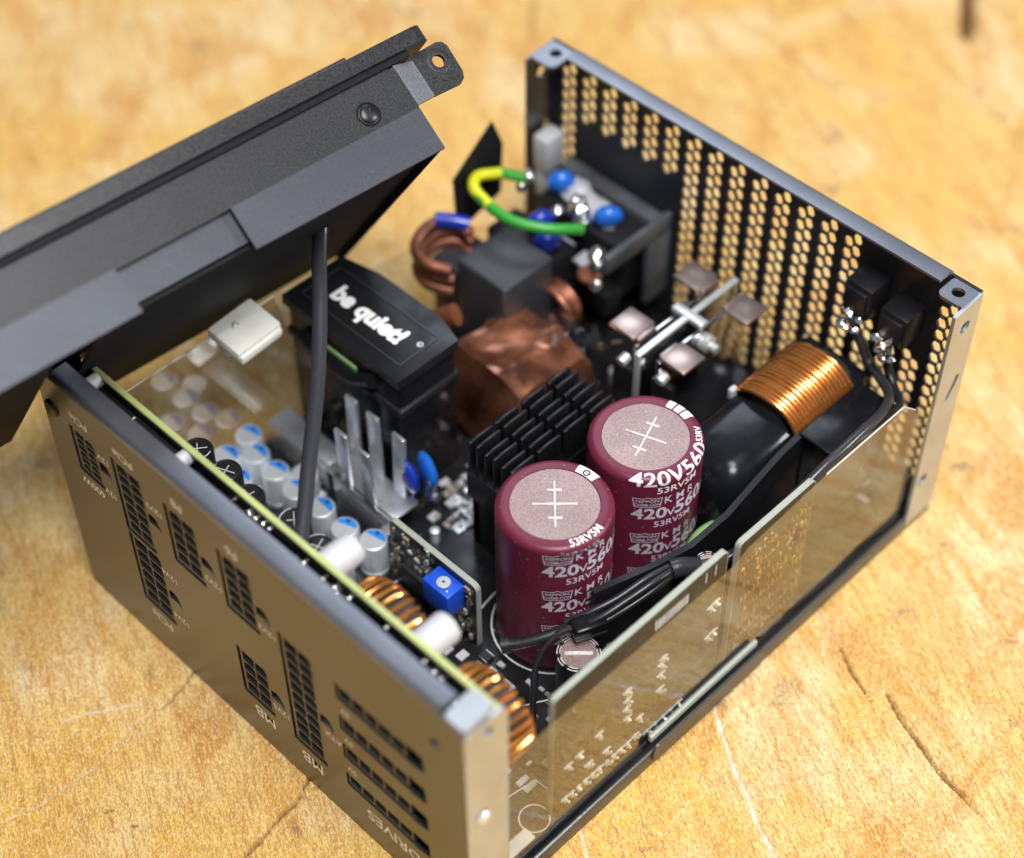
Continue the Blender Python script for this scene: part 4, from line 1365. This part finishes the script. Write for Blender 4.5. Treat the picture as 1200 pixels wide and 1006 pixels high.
# ---- right-hand upright boards and clear films
for x0, x1, zt in ((31.5, 92.0, 60.6), (96.5, 126.0, 58.2)):
    rb = part('side_board', B().plate([rrect(x0, x1, 3.2, zt, 1.6)], lambda x, z, h: (x, 4.0 + h, z), 1.6), 'edge', PS, 'upright black side board with pale edge behind clear film')
    part('board_face', B().plate([rrect(x0 + .25, x1 - .25, 3.4, zt - .2, 1.5)], lambda x, z, h: (x, 3.93 + h, z), 0.06), 'pcb', rb)
    part('board_face', B().plate([rrect(x0 + .25, x1 - .25, 3.4, zt - .2, 1.5)], lambda x, z, h: (x, 5.61 + h, z), 0.06), 'pcb', rb)
    if x0 < 40:
        b = B()
        PINS = [(69.9, 38.0), (69.5, 36.0), (69.5, 31.4), (69.8, 24.8), (57.0, 37.3), (57.3, 33.4), (57.2, 29.7), (57.8, 24.9), (89.0, 42.4), (87.2, 42.0), (89.4, 29.6), (87.4, 29.2), (36.0, 13.1), (38.4, 12.8), (40.8, 12.8), (43.2, 12.8), (45.8, 12.6), (48.2, 12.7), (51.0, 12.4), (53.4, 12.4), (56.0, 12.6), (58.6, 12.4), (61.4, 12.8), (47.5, 29.2), (40.6, 27.8), (36.8, 27.3), (66, 9.6), (69, 9.6), (72, 9.6), (75, 9.6), (78, 9.6), (62.5, 20), (50.5, 18.4), (44, 19.6)]
        for x, z in PINS:
            b.cyl((x, 3.93, z), (x, 3.3, z), 1.0, 0.45, 10)
            tx, tz = random.uniform(-.5, .5), random.uniform(-.4, .6)
            b.tube([(x, 3.5, z), (x + tx * .3, 2.9, z + tz * .3), (x + tx * 1.6, 2.5, z + tz * 1.8 + .6)], 0.42, 6, sub=2)
            b.box(x - 1.5, x + 1.5, 3.5, 3.9, z + 0.3, z + 0.8)
            b.box(x - .3, x + .3, 3.5, 3.9, z - 1.6, z + 0.3)
        part('solder_pins', b, 'pin', rb, kind='stuff')
        b = B()
        fz = lambda x, z, h: (x, 3.9 - h, z)
        sline(b, [(42.8, 4.2), (63.8, 4.2), (64.2, 7.6)], 0.35, f=fz)
        sline(b, [(42.8, 4.2), (42.2, 6.0)], 0.35, f=fz)
        sline(b, [(66, 54.5), (66, 57.5)], 0.2, f=fz)
        for k in range(14):
            b.box(66 + k * .85, 66.35 + k * .85 + random.uniform(0, .25), 3.86, 3.9, 53.4, 57.0)
        sline(b, [(84, 55), (84, 59)], 0.25, f=fz)
        sline(b, [(87.5, 55), (87.5, 59)], 0.25, f=fz)
        part('board_markings', b, 'silk', rb, kind='stuff')
    else:
        b = B()
        for j in range(8):
            for i in range(16):
                x = 99 + i * 1.6 + (j % 2) * .5
                z = 12 + j * 5.3 + random.uniform(-.5, .5)
                if random.random() < .82:
                    b.box(x, x + 0.7, 3.35, 3.92, z, z + random.choice((0.7, 1.2, 2.2)))
        part('gold_pads', b, 'gold', rb, kind='stuff')
        b = B()
        for j in range(26):
            b.ball((random.uniform(98, 125), 3.7, random.uniform(10, 54)), random.uniform(.4, .8), 1, .6, 1, 8, 5)
        part('solder_joints', b, 'tin', rb, kind='stuff')

fr = [(14.2, 7.6), (63.8, 8.4), (64.2, 11.5), (107.5, 11.5), (110, 9.0), (118, 10.8), (136, 9.2), (150, 11.2), (171, 8.5), (171, 47), (159, 60.8), (126.8, 60.9), (97.0, 58.6), (94.0, 57.2), (92, 56.2), (14.2, 57.0)]
film = part('clear_film', B().plate([fr], lambda x, z, h: (x, 1.9 + h, z), 0.22), 'film', PS, 'clear plastic film along the open side mirroring the wood')
part('film_rim', B().tube([(126.8, 2.0, 60.95), (142, 2.0, 60.95), (158.6, 2.0, 60.85), (165, 2.0, 54.6)], 0.22, 6, smooth=False), 'filmedge', film)
b = B()
pts = [(14, 7.0), (40, 6.8), (64, 8.0), (85, 7.4), (108, 8.6), (114, 8.2), (124, 10.4), (138, 8.6), (152, 10.2), (164, 8.4), (172, 7.4)]
b.tube([(x, 2.9 + .2 * math.sin(x), z - 1.2) for x, z in pts], 1.2, 8, sub=4)
part('bottom_bead', b, 'plastic_gloss', film)
lf = [(15, 7), (77.2, 7), (77.2, 37), (72, 60.5), (15, 61)]
film2 = part('clear_film', B().plate([lf], lambda x, z, h: (x, 148.2 + h, z), 0.22), 'film2', PS, 'clear plastic film on the far side mirroring the silver capacitors')
part('film_rim', B().tube([(15, 148.3, 61), (72, 148.3, 60.5), (77.2, 148.3, 37), (77.2, 148.3, 8)], 0.22, 6, smooth=False), 'filmedge', film2)
part('clear_film', B().plate([[(80, 7), (140, 7), (140, 44), (84, 50)]], lambda x, z, h: (x, 147.6 + h, z), 0.22), 'film', PS)
part('film_flap', B().add([(22, 148.0, 60.5), (62, 148.0, 60.5), (62, 143.0, 67.5), (30, 144.2, 66.0)], [(0, 1, 2, 3)]), 'film', film2)
# white clip on the film edge
m = Matrix.Translation((59.0, 146.0, 59.5)) @ Matrix.Rotation(R_(4), 4, 'Z') @ Matrix.Rotation(R_(10), 4, 'X')
wc = part('white_clip', B().box(-8.5, 7.5, -7.2, 5.0, -1.0, 2.4, 0.9, mtx=m).box(-8.0, 7.2, -8.2, -3.8, -2.4, 1.0, 0.9, mtx=m).box(-6, 5, -1, 4, -7, -1, 0.5, mtx=m), 'ivory', PS, 'white plastic clip on the far film')
b = B()
b.tube([(-3.4, 0.4, 2.45), (-1.8, 1.6, 2.45), (-1.2, 0.0, 2.45)], 0.16, 6, smooth=False)
b.v = [tuple(m @ Vector(v)) for v in b.v]
part('clip_mark', b, 'greydk', wc)
# bare metal bar behind the polymer capacitors
part('bus_bar', B().box(62.0, 63.4, 120.5, 146, Z0, 19.5, 0.3).box(63.4, 70, 121, 146, 18.2, 19.5, 0.3), 'alu', PS)

# ------------------------------------------------------------------ the cover with its fan, leaning on the case
u = Vector((0.9974, -0.0718, -0.0064))
v = Vector((0.0349, 0.5581, -0.829))
nrm = Vector((0.0631, 0.8266, 0.5592))
P1 = Vector((102.15, 110.62, 115.89))
CV = bpy.data.objects.new('fan_cover', None)
COL.objects.link(CV)
CV.matrix_world = Matrix(((u.x, v.x, nrm.x, P1.x * S), (u.y, v.y, nrm.y, P1.y * S), (u.z, v.z, nrm.z, P1.z * S), (0, 0, 0, 1)))
CV['label'] = 'dark grey metal cover with built-in fan, leaning on the opened case'
CV['category'] = 'fan cover'
UL, VL = -145.0, 88.0
# top plate with fan opening, raised rim
fc = (-72.5, 45.0)
b = B()
b.plate([rrect(UL, 0, 0.6, VL, 1.0), circle(fc[0], fc[1], 37, 64)], lambda x, y, h: (x, y, 23.0 + h), 1.4)
cov = part('cover_plate', b, 'cover', CV)
b = B()
b.plate([rrect(UL - 2, 13.8, -1.6, VL + 1, 4.0), rrect(UL + 8, 2, 7, VL - 7, 4.0)], lambda x, y, h: (x, y, 26.2 + h), 4.2)
rim = part('cover_rim', b, 'cover', cov)
part('rim_step', B().box(UL + 1, 6.5, -0.4, 7, 24.4, 26.3, 0.3), 'matt', rim)
part('rim_ridge', B().box(UL - 1, -10, -1.7, 6, 30.3, 31.2, 0.35), 'cover', rim)
b = B()
for k in range(5):
    b.tube([(fc[0] + (6 + 7 * k) * math.cos(t), fc[1] + (6 + 7 * k) * math.sin(t), 24.2) for t in [2 * PI * i / 36 for i in range(36)]], 0.8, 6, True, 1, smooth=False)
for k in range(4):
    t = R_(45 + 90 * k)
    b.tube([fc_ for fc_ in ((fc[0], fc[1], 24.8), (fc[0] + 37.5 * math.cos(t), fc[1] + 37.5 * math.sin(t), 24.8))], 1.0, 6, smooth=False)
part('fan_grille', b, 'matt', CV)
# side wall bands
part('side_band', B().plate([rrect(UL, 0.8, 12.0, 23.9, 0.6)], lambda x, z, h: (x, h, z), 1.1), 'cover', CV, 'grainy dark side band of the cover')
part('side_flap', B().plate([[(UL, 0.0), (-88.2, 0.6), (-88.2, 12.3), (UL, 12.3)]], lambda x, z, h: (x, -0.7 + h - (12.3 - z) * 0.03, z), 1.1), 'coverflap', CV)
part('side_flap', B().plate([[(-56.7, 0.6), (0.0, 0.0), (0.3, 12.0), (-56.4, 12.0)]], lambda x, z, h: (x, -0.7 + h - (12.0 - z) * 0.03, z), 1.1), 'coverflap', CV)
part('recessed_wall', B().plate([rect(-92, -52, 3.4, 14)], lambda x, z, h: (x, 1.8 + h, z), 1.0), 'coverflap', CV)
part('side_band', B().box(UL, 0.4, VL - 1.2, VL, 12, 23.9), 'cover', CV)
part('end_band', B().box(UL, UL + 1.1, 1.2, VL - 1.3, 3, 23.0), 'matt', CV)
part('end_band', B().box(-0.9, 0.2, 1.2, VL - 1.3, 0.4, 23.0), 'matt', CV)
# joggled tab with screw hole at the right-hand end
b = B()
jog = [(0.6, 0.0), (1.6, 0.3), (7.6, 4.2), (8.8, 4.6)]
z0_, z1_ = 12.6, 24.2
vs = []
for x, y in jog:
    vs += [(x, y, z0_ + x * .12), (x, y, z1_), (x, y + 1.1, z1_), (x, y + 1.1, z0_ + x * .12)]
fs = []
for i in range(len(jog) - 1):
    a = 4 * i
    for k in range(4):
        fs.append((a + k, a + (k + 1) % 4, a + 4 + (k + 1) % 4, a + 4 + k))
fs += [(0, 1, 2, 3)]
b.add(vs, fs)
part('joggle', b, 'joggle', CV)
b = B()
b.plate([[(8.8, 13.6), (17.2, 13.3), (18.8, 14.2), (19.6, 16.0), (19.8, 23.5), (19.0, 25.0), (17.4, 25.6), (10.6, 25.4), (8.8, 24.4)], circle(15.2, 21.0, 1.75, 24)], lambda x, z, h: (x, 4.6 + h, z), 1.1)
tab = part('screw_tab', b, 'cover', CV, 'tab with a screw hole at the end of the cover')
b = B()
b.lathe([(1.75, 4.5), (2.4, 4.35), (3.2, 4.55), (3.2, 4.9), (1.75, 4.9)], (15.2, 0, 21.0), 28, 'Y', False)
part('hole_dimple', b, 'cover', tab)
b = B()
b.lathe([(0.1, 0.4), (3.2, 0.4), (3.2, -0.05), (2.95, -0.25), (2.7, -0.05), (2.45, -0.1), (2.35, -0.45), (1.9, -0.75), (0.1, -0.8)], (-12.2, 0, 16.4), 28, 'Y')
scw = part('screw', b, 'anod', CV)
b = B()
b.box(-13.5, -10.9, -0.86, -0.8, 16.15, 16.65).box(-12.45, -11.95, -0.86, -0.8, 15.1, 17.7)
b.v = [tuple(Matrix.Translation((-12.2, 0, 16.4)) @ Matrix.Rotation(R_(35), 4, 'Y') @ Matrix.Translation((12.2, 0, -16.4)) @ Vector(q)) for q in b.v]
part('cross_slot', b, 'cell', scw)
# dark shroud round the fan
for ua, ub in ((UL + 1.3, -108.5), (-96.5, -1.2)):
    sh = part('fan_shroud', B().box(ua, ub, 3.2, VL - 1.6, 2.0, 3.2, 0.3).box(ua, ub, 3.2, 4.4, 3.2, 12, 0.2), 'matt', CV)
# the fan
b = B()
b.plate([rrect(UL + 3, -3, 4, VL - 3, 8), circle(fc[0], fc[1], 37, 64)], lambda x, y, h: (x, y, 12.2 + h), 10.0)
fan = part('fan_frame', b, 'coverin', CV)
part('hub', B().lathe([(0.1, 13.6), (13, 13.6), (14, 14.6), (14, 22), (0.1, 22)], (fc[0], fc[1], 0), 48), 'plastic', fan)
b = B()
for k in range(7):
    a0 = 2 * PI * k / 7
    for r0, r1, q in ((13.5, 36, 0),):
        vs = []
        for i in range(9):
            rr = r0 + (r1 - r0) * i / 8
            sw = a0 + 0.5 * (i / 8) ** 1.4
            for dz, da in ((14.4, 0.0), (20.6, 0.55)):
                vs.append((fc[0] + rr * math.cos(sw + da), fc[1] + rr * math.sin(sw + da), dz))
        bl = B()
        bl.add(vs + [(x, y, z + 1.0) for x, y, z in vs], [(2 * i, 2 * i + 1, 2 * i + 3, 2 * i + 2) for i in range(8)] + [(18 + 2 * i, 18 + 2 * i + 2, 18 + 2 * i + 3, 18 + 2 * i + 1) for i in range(8)] + [(2 * i, 2 * i + 2, 20 + 2 * i, 18 + 2 * i) for i in range(8)] + [(2 * i + 1, 19 + 2 * i, 21 + 2 * i, 2 * i + 3) for i in range(8)])
        part('fan_blade', bl, 'plastic', fan)
for k in range(3):
    t = R_(30 + 120 * k)
    part('fan_strut', B().tube([(fc[0] + 12 * math.cos(t), fc[1] + 12 * math.sin(t), 12.8), (fc[0] + 37.5 * math.cos(t), fc[1] + 37.5 * math.sin(t), 12.8)], 1.4, 8, smooth=False), 'plastic', fan)
# fan cable, given in the world's millimetres and brought into the cover's frame
inv = CV.matrix_world.inverted()
cab = [(83.0, 136.5, 100.5), (79.6, 133.6, 93.4), (73.1, 127.5, 88.3), (64.4, 118.0, 83.1), (54.7, 107.9, 78.9), (44.4, 98.0, 75.7), (33.5, 88.0, 73.4), (23.8, 78.6, 72.1), (16.6, 72.0, 71.5), (14.2, 69.6, 71.0)]
cab = [inv @ (Vector(p) * S) * 1000 for p in cab]
fx = CV.matrix_world.to_3x3().inverted() @ Vector((0.72, -0.68, 0.0))
part('fan_cable', B().tube(cab, 1.5, 14, sub=8, flat=(fx, 1.95, 0.95)), 'wiregrey', CV, 'dark ribbed fan cable hanging from the cover into the case')
